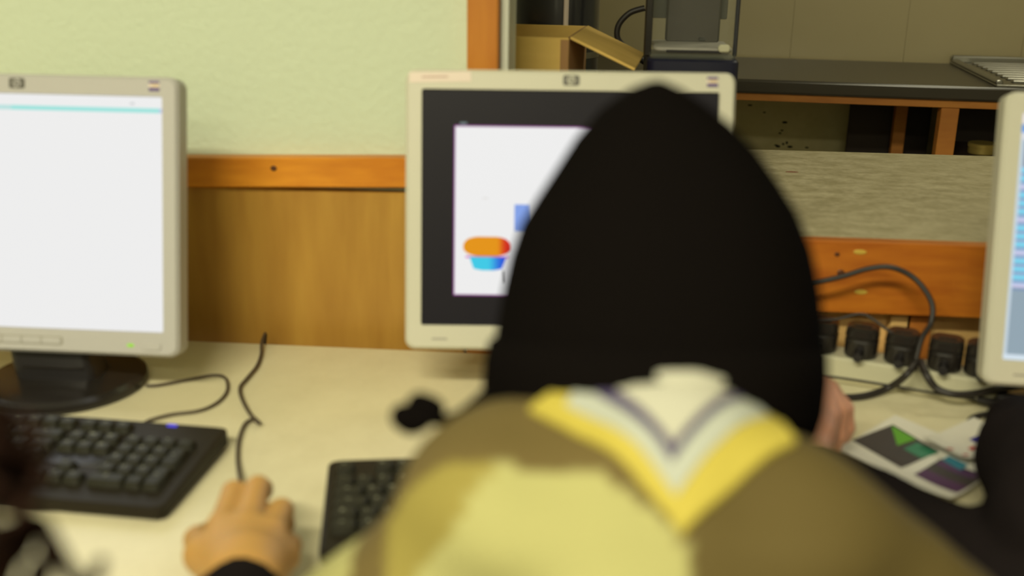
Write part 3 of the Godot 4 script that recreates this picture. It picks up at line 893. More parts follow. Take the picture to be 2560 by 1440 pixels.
func keyboard(label: String, where: Vector3, turn: float) -> Node3D:
	var t := thing("keyboard", label, "keyboard", where, turn, "black keyboards on the desk")
	# a wedge: low at the front edge, higher at the back
	var W := 0.455
	var D := 0.165
	var st := begin()
	var lie := Transform3D(LIE, Vector3.ZERO)
	var loops := []
	for q in [[0.004, 0.0, 0.002], [0.0, 0.004, 0.006], [0.0, 0.012, 0.021], [0.004, 0.0142, 0.0235]]:
		var o := PackedVector3Array()
		for p in outline(W - 2 * q[0], D - 2 * q[0], 0.010, 0.0, 4):
			o.append(Vector3(p.x, lerpf(q[1], q[2], (p.y + D / 2) / D), -p.y))
		loops.append(o)
	loft(st, loops)
	put("case", finish(st), M.keyboard, t)
	var pitch := atan2(0.0093, D)
	var deck := Transform3D(Basis(Vector3.RIGHT, pitch), Vector3(0, 0.0142 + 0.00465, 0))
	var u := 0.019
	var x0 := -0.2185
	var rows := [
		[[-0.0630], [["Esc", 0.0, 1], ["F1", 2, 1], ["F2", 3, 1], ["F3", 4, 1], ["F4", 5, 1], ["F5", 6.5, 1], ["F6", 7.5, 1], ["F7", 8.5, 1], ["F8", 9.5, 1], ["F9", 11, 1], ["F10", 12, 1], ["F11", 13, 1], ["F12", 14, 1], ["Prt", 15.3, 1], ["Scr", 16.3, 1], ["Pau", 17.3, 1]]],
		[[-0.0360], [["`", 0, 1], ["1", 1, 1], ["2", 2, 1], ["3", 3, 1], ["4", 4, 1], ["5", 5, 1], ["6", 6, 1], ["7", 7, 1], ["8", 8, 1], ["9", 9, 1], ["0", 10, 1], ["-", 11, 1], ["=", 12, 1], ["<", 13, 2], ["Ins", 15.3, 1], ["Hm", 16.3, 1], ["Up", 17.3, 1], ["Num", 18.6, 1], ["/", 19.6, 1], ["*", 20.6, 1], ["-", 21.6, 1]]],
		[[-0.0170], [["Tab", 0, 1.5], ["Q", 1.5, 1], ["W", 2.5, 1], ["E", 3.5, 1], ["R", 4.5, 1], ["T", 5.5, 1], ["Y", 6.5, 1], ["U", 7.5, 1], ["I", 8.5, 1], ["O", 9.5, 1], ["P", 10.5, 1], ["[", 11.5, 1], ["]", 12.5, 1], ["Ent", 13.5, 1.5], ["Del", 15.3, 1], ["End", 16.3, 1], ["Dn", 17.3, 1], ["7", 18.6, 1], ["8", 19.6, 1], ["9", 20.6, 1], ["+", 21.6, 1]]],
		[[0.0020], [["Cap", 0, 1.75], ["A", 1.75, 1], ["S", 2.75, 1], ["D", 3.75, 1], ["F", 4.75, 1], ["G", 5.75, 1], ["H", 6.75, 1], ["J", 7.75, 1], ["K", 8.75, 1], ["L", 9.75, 1], [";", 10.75, 1], ["'", 11.75, 1], ["#", 12.75, 1], ["Ent", 13.75, 1.25], ["4", 18.6, 1], ["5", 19.6, 1], ["6", 20.6, 1]]],
		[[0.0210], [["Sh", 0, 1.25], ["|", 1.25, 1], ["Z", 2.25, 1], ["X", 3.25, 1], ["C", 4.25, 1], ["V", 5.25, 1], ["B", 6.25, 1], ["N", 7.25, 1], ["M", 8.25, 1], [",", 9.25, 1], [".", 10.25, 1], ["/", 11.25, 1], ["Shift", 12.25, 2.75], ["^", 16.3, 1], ["1", 18.6, 1], ["2", 19.6, 1], ["3", 20.6, 1], ["Ent", 21.6, 1]]],
		[[0.0400], [["Ctrl", 0, 1.25], ["#", 1.25, 1.25], ["Alt", 2.5, 1.25], ["", 3.75, 6.25], ["Gr", 10, 1.25], ["#", 11.25, 1.25], ["=", 12.5, 1.25], ["Ctrl", 13.75, 1.25], ["<", 15.3, 1], ["v", 16.3, 1], [">", 17.3, 1], ["0", 18.6, 2], [".", 20.6, 1]]]]
	for r in rows:
		for k in r[1]:
			var w: float = k[2] * u
			var tall: bool = k[0] == "+" or (k[0] == "Ent" and k[1] > 20)
			var d := u * 2.0 if tall else u
			var id := "%.4f %.4f" % [w, d]
			if not key_meshes.has(id): key_meshes[id] = key_shape(w - 0.0008, d - 0.0008)
			var x: float = x0 + k[1] * u + w / 2 - 0.0
			var z: float = r[0][0] + 0.006 + (u / 2 if k[0] == "+" else 0.0)
			if tall and k[0] == "Ent": z += u / 2
			var o := put("key", key_meshes[id], M.key, t, deck * at(Vector3(x, 0.0006, z)))
			if k[0] != "":
				put("legend", legend_mesh(k[0]), M.legend, o, Transform3D(LIE, Vector3(-minf(w, 0.019) * 0.10, 0.0075, -0.0020)))
	put("key_well", slab(Vector3(0.062, 0.0012, 0.021), 0.0004), M.black, t, deck * at(Vector3(x0 + 16.8 * u, 0.0004, 0.008)))
	put("activity_light", block(Vector3(0.011, 0.004, 0.0012), 0.001, 0.0004), M.led_blue, t, deck * Transform3D(LIE, Vector3(0.166, 0.0005, -0.074)))
	return t

func keyboards() -> void:
	var rot := deg_to_rad(-3.4)
	var right := Vector3(-0.386, DESK, -0.953)
	var k := keyboard("black keyboard with a blue light, in front of the grey monitor", right - Basis(Vector3.UP, rot) * Vector3(0.2275, 0, 0), rot)
	var path := []
	for p in [[352, 1064], [376, 1050], [430, 1036], [500, 1026], [545, 1005], [568, 975], [563, 945], [535, 938], [480, 947], [400, 962], [365, 964]]:
		path.append(on_level(p[0], p[1], DESK + 0.003))
	put("cable", tube(path, 0.0019, 8, 6), M.grey_cable, k, k.transform.affine_inverse())
	rot = deg_to_rad(10.4)
	var corner := Vector3(-0.257, DESK, -0.972)
	keyboard("black keyboard half hidden by the khaki sleeve", corner + Basis(Vector3.UP, rot) * Vector3(0.2275, 0, 0.0825), rot)

func mouse() -> void:
	var t := thing("mouse", "black computer mouse under a hand", "mouse", Vector3(-0.292, DESK, -0.820), deg_to_rad(12))
	var st := begin()
	var loops := []
	for q in [[0.0, 0.86], [0.006, 0.97], [0.014, 1.0], [0.022, 0.92], [0.028, 0.74], [0.032, 0.45], [0.0335, 0.15]]:
		var o := PackedVector3Array()
		for k in 28:
			var a := TAU * k / 28
			var x: float = 0.031 * q[1] * signf(cos(a)) * pow(absf(cos(a)), 0.8)
			var z: float = 0.054 * q[1] * signf(sin(a)) * pow(absf(sin(a)), 0.8)
			o.append(Vector3(x, q[0], -z))
		loops.append(o)
	loft(st, loops, true)
	put("shell", finish(st), M.black_satin, t)
	put("wheel", lathe([[0.007, -0.003], [0.0085, -0.002], [0.0085, 0.002], [0.007, 0.003]], 16), M.key, t, Transform3D(Basis(Vector3.BACK, PI / 2), Vector3(0, 0.026, -0.032)))
	var path := []
	for p in [[606, 1235, 0.012], [601, 1205, 0.010], [594, 1150, 0.004], [597, 1100, 0.004], [612, 1060, 0.004], [636, 1048, 0.004], [648, 1058, 0.004], [640, 1052, 0.008], [622, 1030, 0.004], [604, 995, 0.004], [600, 968, 0.004], [618, 945, 0.004], [642, 915, 0.004], [653, 885, 0.004], [654, 858, 0.008]]:
		path.append(on_level(p[0], p[1], DESK + p[2]))
	path.append(Vector3(path[-1].x - 0.004, DESK + 0.008, -1.354))
	path.append(Vector3(path[-1].x - 0.012, DESK - 0.05, -1.364))
	put("cable", tube(path, 0.0021, 8, 5), M.grey_cable, t, t.transform.affine_inverse())

# ---------------------------------------------------------------- sockets, plugs and wires
func sockets() -> void:
	var a := Vector3(0.302, DESK, -1.306)
	var b := Vector3(0.490, DESK, -1.240)
	var along := (b - a).normalized()
	var turn := -atan2(along.z, along.x)
	var away := Vector3(along.z, 0, -along.x)
	if away.z > 0: away = -away
	var deep := 0.046
	var tall := 0.030
	var L := 0.30
	var mid := a + along * (L / 2 - 0.085) + away * deep / 2
	var s := thing("power_strip", "white power strip lying on the desk under the black plugs", "power strip", mid, turn)
	put("strip_case", block(Vector3(L, deep, tall), 0.006, 0.003, 3), M.white_plastic, s, Transform3D(LIE, Vector3(0, tall / 2, 0)))
	var n := 0
	var where := [2052, 2150, 2250, 2358, 2452]
	var says := ["black plug half hidden by the hat, at the end of the row", "black plug between the hat and the arched cable", "black plug standing just before the arched cable", "black plug standing just past the arched cable", "black plug next to the monitor with the list"]
	for px in where:
		# where the pixel column meets the middle line of the strip
		var best := mid
		for k in 200:
			var q := mid + along * (-L / 2 + L * k / 199.0) + Vector3(0, tall, 0)
			var v := lens_basis.inverse() * (q - EYE)
			if absf(1280 + FOCAL * v.x / -v.z - px) < absf(1280 + FOCAL * (lens_basis.inverse() * (best - EYE)).x / -(lens_basis.inverse() * (best - EYE)).z - px): best = q
		var p := thing("plug", says[n], "plug", Vector3(best.x, DESK + tall, best.z), turn, "black plugs in the power strip")
		var st := begin()
		var lie := Transform3D(LIE, Vector3.ZERO)
		loft(st, [moved(outline(0.036, 0.034, 0.013, 0.0, 5), lie), moved(outline(0.040, 0.038, 0.015, 0.003, 5), lie), moved(outline(0.041, 0.039, 0.015, 0.022, 5), lie), moved(outline(0.038, 0.036, 0.013, 0.024, 5), lie), moved(outline(0.038, 0.036, 0.013, 0.026, 5), lie), moved(outline(0.041, 0.039, 0.013, 0.028, 5), lie), moved(outline(0.039, 0.036, 0.012, 0.038, 5), lie), moved(outline(0.033, 0.030, 0.010, 0.0405, 5), lie)])
		put("plug_body", finish(st), M.black_satin, p)
		put("grip_bar", slab(Vector3(0.022, 0.0022, 0.004), 0.0008), M.black_satin, p, at(Vector3(0, 0.041, 0.005)))
		put("cable_guard", lathe([[0.0065, 0], [0.0055, 0.022]], 12), M.black, p, Transform3D(Basis(Vector3.RIGHT, PI / 2), Vector3(0, 0.010, 0.018)))
		n += 1
	# thick cable that arches over the apron board, from behind the hat to the plugs
	var c1 := []
	for p in [[1990, 712, -1.335], [2050, 704, -1.335], [2110, 690, -1.335], [2170, 672, -1.335], [2225, 668, -1.33], [2275, 688, -1.325], [2310, 722, -1.315], [2331, 765, -1.305], [2326, 810, -1.295], [2305, 845, -1.283], [2292, 890, -1.27], [2286, 925, -1.26]]:
		c1.append(on_wall(p[0], p[1], p[2]))
	wire("black cable arching over the reddish board to the plugs", c1, 0.0036)
	# its two tails on the desk
	wire("black cable curving from the plugs towards the hat", [on_wall(2290, 905, -1.262), on_wall(2268, 935, -1.235), on_level(2225, 968, DESK + 0.012), on_level(2160, 990, DESK + 0.005), on_level(2090, 993, DESK + 0.005), on_level(2020, 985, DESK + 0.005)], 0.0045)
	wire("black cable curving from the plugs towards the monitor with the list", [on_wall(2302, 905, -1.262), on_wall(2315, 935, -1.232), on_level(2340, 970, DESK + 0.026), on_level(2385, 986, DESK + 0.022), on_level(2440, 984, DESK + 0.022), on_level(2490, 974, DESK + 0.026), on_level(2560, 962, DESK + 0.030)], 0.0048)
	wire("thin black wire stretched across the front of the power strip", [on_level(2050, 938, DESK + 0.014), on_level(2150, 952, DESK + 0.014), on_level(2250, 968, DESK + 0.014), on_level(2350, 985, DESK + 0.014), on_level(2450, 1000, DESK + 0.014), on_level(2525, 1012, DESK + 0.014)], 0.0016)
	wire("thin black wire looped above the plugs", [on_wall(2040, 800, -1.32), on_wall(2090, 798, -1.318), on_wall(2150, 785, -1.315), on_wall(2185, 800, -1.305), on_wall(2215, 822, -1.295), on_wall(2240, 838, -1.29)], 0.0018)
	wire("loop of black cable beside the dark sleeve", [on_level(2530, 1030, DESK + 0.004), on_level(2470, 1035, DESK + 0.004), on_level(2432, 1045, DESK + 0.004), on_level(2422, 1062, DESK + 0.004), on_level(2440, 1078, DESK + 0.004), on_level(2490, 1086, DESK + 0.004), on_level(2540, 1085, DESK + 0.004)], 0.0036)

func adapter() -> void:
	var p := on_level(2538, 1014, DESK + 0.012)
	var t := thing("power_adapter", "small black adapter at the foot of the monitor with the list", "adapter", Vector3(p.x, DESK, p.z), deg_to_rad(-25))
	put("adapter_body", block(Vector3(0.045, 0.030, 0.022), 0.006, 0.003, 3), M.black, t, Transform3D(LIE, Vector3(0, 0.011, 0)))
	put("cable_guard", lathe([[0.006, 0], [0.0045, 0.02]], 12), M.black, t, Transform3D(Basis(Vector3.BACK, PI / 2), Vector3(-0.021, 0.010, 0)))

func wire(label: String, pts: Array, r: float) -> void:
	tag(put("cable", tube(pts, r, 8, 6), M.cable), label, "cable")

# ---------------------------------------------------------------- printed sheets
func sheet(called: String, label: String, corners: Array, lift: float, prints: Array) -> void:
	# corners: four points on the desk, counter-clockwise from above; prints: [colour, polygon in the sheet's own 0..1 axes]
	var c: Vector3 = (corners[0] + corners[1] + corners[2] + corners[3]) / 4
	var t := thing(called, label, "leaflet", Vector3(c.x, DESK, c.z))
	var spot := func(u: float, v: float, h: float) -> Vector3:
		var p: Vector3 = (corners[0] as Vector3).lerp(corners[1], u).lerp((corners[3] as Vector3).lerp(corners[2], u), v)
		return Vector3(p.x - c.x, h, p.z - c.z)
	var st := begin()
	var curl := func(u: float, v: float) -> float: return lift + 0.006 * pow(maxf(0.0, 0.35 - v) / 0.35, 2.0) + 0.004 * pow(maxf(0.0, u - 0.7) / 0.3, 2.0)
	var N := 10
	for i in N:
		for j in N:
			var f := func(a: int, b: int, top: float) -> Vector3: return spot.call(float(a) / N, float(b) / N, curl.call(float(a) / N, float(b) / N) + top)
			face(st, [f.call(i, j, 0.0006), f.call(i + 1, j, 0.0006), f.call(i + 1, j + 1, 0.0006), f.call(i, j + 1, 0.0006)], 1)
			face(st, [f.call(i, j, 0.0), f.call(i, j + 1, 0.0), f.call(i + 1, j + 1, 0.0), f.call(i + 1, j, 0.0)], 2)
	for i in N:
		for e in [[0, i, 0, i + 1], [N, i + 1, N, i], [i + 1, 0, i, 0], [i, N, i + 1, N]]:
			var g := func(a: int, b: int, top: float) -> Vector3: return spot.call(float(a) / N, float(b) / N, curl.call(float(a) / N, float(b) / N) + top)
			face(st, [g.call(e[0], e[1], 0.0), g.call(e[0], e[1], 0.0006), g.call(e[2], e[3], 0.0006), g.call(e[2], e[3], 0.0)])
	put("paper", finish(st), M.paper, t)
	for p in prints:
		st = begin()
		var poly := PackedVector2Array()
		for q in p[1]:                                             # from the picture to the sheet's own axes
			var e := on_level(q[0], q[1], DESK + lift) - (corners[0] as Vector3)
			var x: Vector3 = corners[1] - corners[0]
			var y: Vector3 = corners[3] - corners[0]
			var det := x.x * y.z - x.z * y.x
			poly.append(Vector2((e.x * y.z - e.z * y.x) / det, (x.x * e.z - x.z * e.x) / det).clamp(Vector2.ZERO, Vector2.ONE))
		# cut finely so that the print follows the curl of the paper
		for i in 16:
			for j in 16:
				var cell := PackedVector2Array([Vector2(i, j) / 16.0, Vector2(i + 1, j) / 16.0, Vector2(i + 1, j + 1) / 16.0, Vector2(i, j + 1) / 16.0])
				for piece in Geometry2D.intersect_polygons(poly, cell):
					var pts := []
					for q in piece: pts.append(spot.call(q.x, q.y, curl.call(q.x, q.y) + 0.0009 + p[2] * 0.0002))
					if Geometry2D.is_polygon_clockwise(piece) == (((pts[1] - pts[0]) as Vector3).cross(pts[2] - pts[0]).y > 0): pass
					if ((pts[1] - pts[0]) as Vector3).cross(pts[2] - pts[0]).y < 0: pts.reverse()
					face(st, pts, 1)
		put("print", finish(st), p[0], t)

func leaflets() -> void:
	var L := func(x: float, y: float) -> Vector3: return on_level(x, y, DESK)
	var a: Vector3 = L.call(2082, 1136)
	var b: Vector3 = L.call(2372, 1276)
	var d: Vector3 = L.call(2237, 1044)
	sheet("leaflet", "white leaflet printed with dark pictures and a green corner", [a, b, b + d - a, d], 0.003, [
		[M.ink_black, [[2124, 1100], [2232, 1063], [2348, 1130], [2252, 1174]], 0],
		[M.ink_green, [[2228, 1066], [2290, 1100], [2243, 1116]], 1],
		[M.ink_teal, [[2258, 1124], [2292, 1108], [2346, 1134], [2303, 1148]], 1],
		[M.ink_black, [[2284, 1190], [2352, 1148], [2470, 1200], [2390, 1246]], 0],
		[M.ink_purple, [[2284, 1190], [2312, 1174], [2420, 1226], [2390, 1246]], 1],
		[M.ink_purple, [[2338, 1162], [2356, 1152], [2450, 1196], [2430, 1206]], 1],
		[M.ink_cyan, [[2354, 1152], [2372, 1142], [2420, 1166], [2402, 1180]], 2]])
	a = L.call(2300, 1120)
	b = L.call(2420, 1184)
	d = L.call(2432, 1060)
	sheet("leaflet", "white sheet with red and blue dots lying across the dark leaflet", [a, b, b + d - a, d], 0.008, [
		[M.ink_red, [[2360, 1134], [2374, 1128], [2386, 1131], [2372, 1138]], 0],
		[M.ink_red, [[2418, 1124], [2430, 1117], [2442, 1120], [2430, 1128]], 0],
		[M.ink_red, [[2402, 1147], [2414, 1140], [2424, 1144], [2412, 1151]], 0],
		[M.ink_blue, [[2422, 1100], [2444, 1090], [2460, 1096], [2438, 1108]], 0]])

# ---------------------------------------------------------------- people
func relaxed_hand(f: Field, wrist: Vector3, ahead: Vector3, up: Vector3, thumb_side: float) -> void:
	var a := ahead.normalized()
	var s := a.cross(up).normalized() * thumb_side           # towards the thumb
	var n := s.cross(a).normalized()
	if n.dot(up) < 0: n = -n
	f.bone(wrist, wrist + a * 0.05, 0.017, 0.017, 0.012)
	for k in 4:
		var off := 0.024 - 0.016 * k
		var len: float = [0.046, 0.052, 0.048, 0.038][k]
		var m := wrist + a * (0.058 - 0.003 * absf(k - 1)) + s * off
		var p := m + (a * 0.85 - n * 0.45).normalized() * len * 0.5
		var q := p + (a * 0.55 - n * 0.8).normalized() * len * 0.4
		f.bone(wrist + s * off * 0.5, m, 0.013, 0.0105, 0.010)
		f.bone(m, p, 0.0095, 0.0085, 0.003)
		f.bone(p, q, 0.0085, 0.0075, 0.003)
	var b := wrist + a * 0.018 + s * 0.020
	var c := b + (a * 0.7 + s * 0.6 - n * 0.3).normalized() * 0.028
	f.bone(wrist + a * 0.01, b, 0.014, 0.012, 0.008)
	f.bone(b, c, 0.011, 0.010, 0.004)
	f.bone(c, c + (a * 0.9 + s * 0.1 - n * 0.3).normalized() * 0.022, 0.0095, 0.008, 0.004)

func body_net(J: Dictionary) -> Array:
	var lo := Vector3(9, 9, 9)
	var hi := -lo
	for k in J:
		if J[k] is Array:
			for p in J[k]:
				lo = lo.min(p)
				hi = hi.max(p)
	var f := Field.new(lo - Vector3.ONE * 0.16, hi + Vector3.ONE * 0.16, 0.011)
	var k := 0.03
	f.bone(J.spine[0], J.spine[1], 0.080, 0.088, k)           # pelvis to chest
	f.bone(J.spine[1], J.spine[2], 0.070, 0.042, k)           # chest to neck
	f.bone(J.spine[2], J.spine[3], 0.038, 0.040, 0.02)        # neck to head
	for s in 2:
		f.bone(J.spine[1].lerp(J.spine[2], 0.6), J.arm[s * 3], 0.05, 0.040, k)
		f.bone(J.arm[s * 3], J.arm[s * 3 + 1], 0.036, 0.028, 0.015)
		f.bone(J.arm[s * 3 + 1], J.arm[s * 3 + 2], 0.028, 0.019, 0.015)
		f.bone(J.spine[0], J.leg[s * 4], 0.075, 0.068, k)
		f.bone(J.leg[s * 4], J.leg[s * 4 + 1], 0.064, 0.044, 0.02)
		f.bone(J.leg[s * 4 + 1], J.leg[s * 4 + 2], 0.044, 0.028, 0.02)
		f.bone(J.leg[s * 4 + 2], J.leg[s * 4 + 3], 0.030, 0.024, 0.02)
	return f.net()

func head_net(J: Dictionary) -> Array:
	var h: Vector3 = J.spine[3]
	var b: Basis = J.head
	var f := Field.new(h - Vector3.ONE * 0.16, h + Vector3.ONE * 0.16, 0.005)
	f.blob(h + b * Vector3(0, 0.012, 0.006), b, Vector3(0.068, 0.080, 0.082), 0.01)
	f.blob(h + b * Vector3(0, -0.035, -0.030), b, Vector3(0.050, 0.052, 0.048), 0.03)
	f.bone(J.spine[2], h + b * Vector3(0, -0.03, 0.012), 0.039, 0.040, 0.02)
	f.bone(h + b * Vector3(0, 0.004, -0.076), h + b * Vector3(0, -0.020, -0.086), 0.007, 0.011, 0.012)
	f.blob(h + b * Vector3(0, -0.066, -0.058), b, Vector3(0.020, 0.014, 0.016), 0.02)
	for s in [-1, 1]:
		f.blob(h + b * Vector3(0.068 * s, -0.008, 0.008), b * Basis(Vector3.UP, 0.5 * s), Vector3(0.007, 0.028, 0.018), 0.006)
		f.blob(h + b * Vector3(0.030 * s, -0.018, -0.062), b, Vector3(0.020, 0.018, 0.016), 0.02)
	return f.net()

func face_parts(t: Node3D, J: Dictionary) -> void:
	var h: Vector3 = J.spine[3]
	var b: Basis = J.head
	for s in [-1, 1]:
		var e := put("eye", lathe([[0.004, -0.0095], [0.0085, -0.006], [0.0105, 0], [0.0085, 0.006], [0.004, 0.0095]], 16), M.eye_white, t, Transform3D(b, h + b * Vector3(0.030 * s, 0.004, -0.066)))
		put("iris", finish_disc(0.0052, 0.0052, 0.0012), M.iris, e, Transform3D(Basis(Vector3.UP, PI), Vector3(0, 0, -0.0102)))
	var st := begin()
	tube_into(st, smooth_path([h + b * Vector3(-0.020, -0.044, -0.071), h + b * Vector3(-0.008, -0.045, -0.0785), h + b * Vector3(0.008, -0.045, -0.0785), h + b * Vector3(0.020, -0.044, -0.071)], 5), 0.0042, 0.0042, 8)
	put("mouth", finish(st), M.lips, t)

func trousers(J: Dictionary) -> ArrayMesh:
	var p: Vector3 = J.spine[0]
	var f := Field.new(Vector3(p.x - 0.26, 0.02, p.z - 0.26), Vector3(p.x + 0.26, p.y + 0.16, p.z + 0.26), 0.013)
	f.bone(p + Vector3(0, 0.08, 0), p, 0.098, 0.100, 0.03)
	for s in 2:
		f.bone(p, J.leg[s * 4], 0.088, 0.082, 0.03)
		f.bone(J.leg[s * 4], J.leg[s * 4 + 1], 0.078, 0.062, 0.02)
		f.bone(J.leg[s * 4 + 1], J.leg[s * 4 + 2], 0.062, 0.054, 0.02)
	f.cut_below(0.055)
	return net_mesh([f.net()])

func shoe(a: Vector3, toe: Vector3) -> ArrayMesh:
	var f := Field.new(a.min(toe) - Vector3(0.08, 0.09, 0.08), a.max(toe) + Vector3.ONE * 0.08, 0.008)
	f.bone(Vector3(a.x, 0.035, a.z) + (a - toe) * 0.2 * Vector3(1, 0, 1), Vector3(toe.x, 0.028, toe.z), 0.036, 0.030, 0.02)
	f.bone(a, Vector3(a.x, 0.04, a.z), 0.038, 0.038, 0.02)
	f.cut_below(0.0)
	return net_mesh([f.net()])

func legs_under(p: Vector3, wide: float, fwd: Vector3) -> Array:
	var out := []
	for s in [-1, 1]:
		var h := p + Vector3(wide * s, -0.05, 0)
		var an := Vector3(h.x + 0.01 * s, 0.065, h.z + 0.01)
		out.append_array([h, Vector3(h.x, 0.31, h.z) + fwd * 0.02, an, Vector3(an.x + 0.015 * s, 0.03, an.z) + fwd * 0.12])
	return out

var jacket_field: Field

func middle_child() -> void:
	var fwd := Vector3(-0.075, 0, -0.997)
	var J := {}
	J.head = Basis(Vector3.UP, deg_to_rad(4)) * Basis(Vector3.RIGHT, deg_to_rad(-14))
	J.spine = [Vector3(0.05, 0.56, -0.47), Vector3(0.042, 0.84, -0.475), Vector3(0.042, 0.955, -0.565), Vector3(0.038, 1.055, -0.640)]
	J.arm = [Vector3(-0.040, 0.955, -0.510), Vector3(-0.178, 0.815, -0.503), Vector3(-0.075, 0.775, -0.70), Vector3(0.108, 0.951, -0.503), Vector3(0.290, 0.826, -0.512), Vector3(0.155, 0.775, -0.70)]
	J.leg = legs_under(J.spine[0], 0.055, fwd)
	var t := thing("person", "child in a black knitted hat, khaki jacket and yellow-edged neckerchief", "person", Vector3(0.05, 0, -0.47))
	var into := Transform3D(Basis(), -t.position)
	var hf := Field.new(J.arm[2] - Vector3.ONE * 0.10 - Vector3(0, 0, 0.05), J.arm[2] + Vector3.ONE * 0.10, 0.004)
	relaxed_hand(hf, J.arm[2] + Vector3(0.008, 0.0, -0.012), Vector3(0.25, -0.10, -1), Vector3.UP, 1.0)
	hf.bone(J.arm[2] - Vector3(-0.01, 0, -0.02) * -1.0, J.arm[2], 0.018, 0.017, 0.01)
	var hg := Field.new(J.arm[5] - Vector3.ONE * 0.10 - Vector3(0, 0, 0.05), J.arm[5] + Vector3.ONE * 0.10, 0.004)
	relaxed_hand(hg, J.arm[5] + Vector3(-0.008, 0.0, -0.012), Vector3(-0.25, -0.10, -1), Vector3.UP, -1.0)
	put("body", net_mesh([body_net(J), head_net(J), hf.net(), hg.net()]), M.skin, t, into)
	face_parts_moved(t, J, into)
	put("trousers", trousers(J), M.trousers, t, into)
	for s in 2: put("shoe", shoe(J.leg[s * 4 + 2], J.leg[s * 4 + 3]), M.shoe, t, into)
	# jacket
	var f := Field.new(Vector3(-0.29, 0.50, -0.79), Vector3(0.38, 1.06, -0.33), 0.006)
	f.bone(J.spine[0] + Vector3(0, 0.02, 0), J.spine[1], 0.105, 0.110, 0.03)
	f.bone(J.spine[1], Vector3(0.040, 0.955, -0.535), 0.098, 0.066, 0.04)
	f.bone(Vector3(0.040, 0.955, -0.535), J.spine[2] + Vector3(0, 0.012, -0.005), 0.062, 0.050, 0.02)
	for s in 2:
		var sh: Vector3 = J.arm[s * 3]
		f.bone(Vector3(0.038, 0.945, -0.52), sh, 0.060, 0.050, 0.04)
		f.bone(sh, J.arm[s * 3 + 1], 0.050, 0.042, 0.02)
		f.bone(J.arm[s * 3 + 1], J.arm[s * 3 + 2], 0.044, 0.030, 0.02)
	f.bone(Vector3(-0.040, 0.9715, -0.535), Vector3(0.0, 0.972, -0.535), 0.0365, 0.040, 0.02)   # the collar bunched at the neck
	var n := FastNoiseLite.new()
	n.seed = 4
	n.frequency = 7.0
	n.fractal_octaves = 2
	f.ripple(n, Vector3(0.8, 1.5, 1.5), 0.007)
	f.cut_below(0.53)
	jacket_field = f
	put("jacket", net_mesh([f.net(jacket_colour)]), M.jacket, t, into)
	hat(t, into)
	neckerchief(t, into, f)

func jacket_colour(p: Vector3) -> Color:                       # jacket colours: dark yoke, khaki sleeve, pale back panel, with painted light and shade
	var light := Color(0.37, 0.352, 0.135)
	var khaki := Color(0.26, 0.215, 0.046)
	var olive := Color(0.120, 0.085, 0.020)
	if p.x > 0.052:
		return Color(0.092, 0.065, 0.015)  # right shoulder: olive darkened further to paint in its shade
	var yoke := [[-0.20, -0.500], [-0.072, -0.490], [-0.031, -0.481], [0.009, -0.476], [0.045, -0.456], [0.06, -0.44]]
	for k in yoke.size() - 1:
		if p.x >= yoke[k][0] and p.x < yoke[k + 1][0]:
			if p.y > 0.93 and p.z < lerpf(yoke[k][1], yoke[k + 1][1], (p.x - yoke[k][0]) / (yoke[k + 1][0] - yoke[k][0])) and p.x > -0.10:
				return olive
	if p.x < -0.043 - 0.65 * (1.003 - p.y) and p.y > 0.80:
		return khaki if p.x > -0.100 else olive if p.x > -0.120 else light  # olive stripe paints a shadowed fold, the pale strip outside it the lit cuff
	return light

func face_parts_moved(t: Node3D, J: Dictionary, into: Transform3D) -> void:
	var K := J.duplicate(true)
	for i in 4: K.spine[i] = into * K.spine[i]
	face_parts(t, K)

func place(px: float, py: float, depth: float) -> Vector3:     # a point of the child in front of the camera, at a depth known from its size
	return EYE + look(px, py) * depth

func hat(t: Node3D, into: Transform3D) -> void:
	# rings of the hat: its two sides and how deep it is from front to back
	var D := 0.66
	var crown := [[1622, 204, 1662, 205], [1572, 224, 1706, 228], [1500, 275, 1762, 268], [1440, 345, 1826, 322], [1392, 420, 1886, 388], [1345, 492, 1936, 462], [1303, 560, 1982, 540], [1276, 640, 2016, 630], [1258, 720, 2036, 730], [1246, 790, 2044, 810], [1236, 850, 2046, 880], [1250, 930, 2030, 980], [1290, 985, 1990, 1060]]
	var st := begin()
	var loops := []
	for c in crown:
		loops.push_front(hat_ring(into, c, D, 1.0))
	loft(st, loops, true)
	var o := put("hat", finish(st), M.knit, t)
	st = begin()
	loops = []
	for c in [[1246, 838, 2042, 866], [1222, 850, 2052, 880], [1210, 905, 2053, 945], [1206, 965, 2044, 1025], [1216, 1000, 2026, 1078], [1250, 1012, 1996, 1094], [1300, 1010, 1960, 1085]]:
		loops.push_front(hat_ring(into, c, D, 1.02))
	loft(st, loops, true)
	put("cuff", finish(st), M.knit, o)
	# knotted cord of the hat hanging beside the shoulder
	st = begin()
	var d := 0.605
	var k := func(x: float, y: float, z := 0.0) -> Vector3: return into * place(x, y, d + z)
	tube_into(st, smooth_path([k.call(1215, 985, 0.02), k.call(1150, 1040, 0.01), k.call(1095, 1050), k.call(1060, 1040)], 5), 0.0035, 0.004, 8)
	tube_into(st, smooth_path([k.call(1064, 1046), k.call(1040, 1012), k.call(1052, 1004), k.call(1090, 1022), k.call(1064, 1046)], 6), 0.0055, 0.0055, 8)
	tube_into(st, smooth_path([k.call(1064, 1046), k.call(1010, 1032), k.call(1003, 1046), k.call(1030, 1062), k.call(1064, 1046)], 6), 0.0058, 0.0058, 8)
	tube_into(st, smooth_path([k.call(1064, 1044), k.call(1040, 1060), k.call(1022, 1078)], 5), 0.0058, 0.0035, 8)
	tube_into(st, smooth_path([k.call(1050, 1040), k.call(1018, 1036), k.call(990, 1026)], 5), 0.0055, 0.0042, 8)
	put("cord_bow", finish(st), M.knit, t)

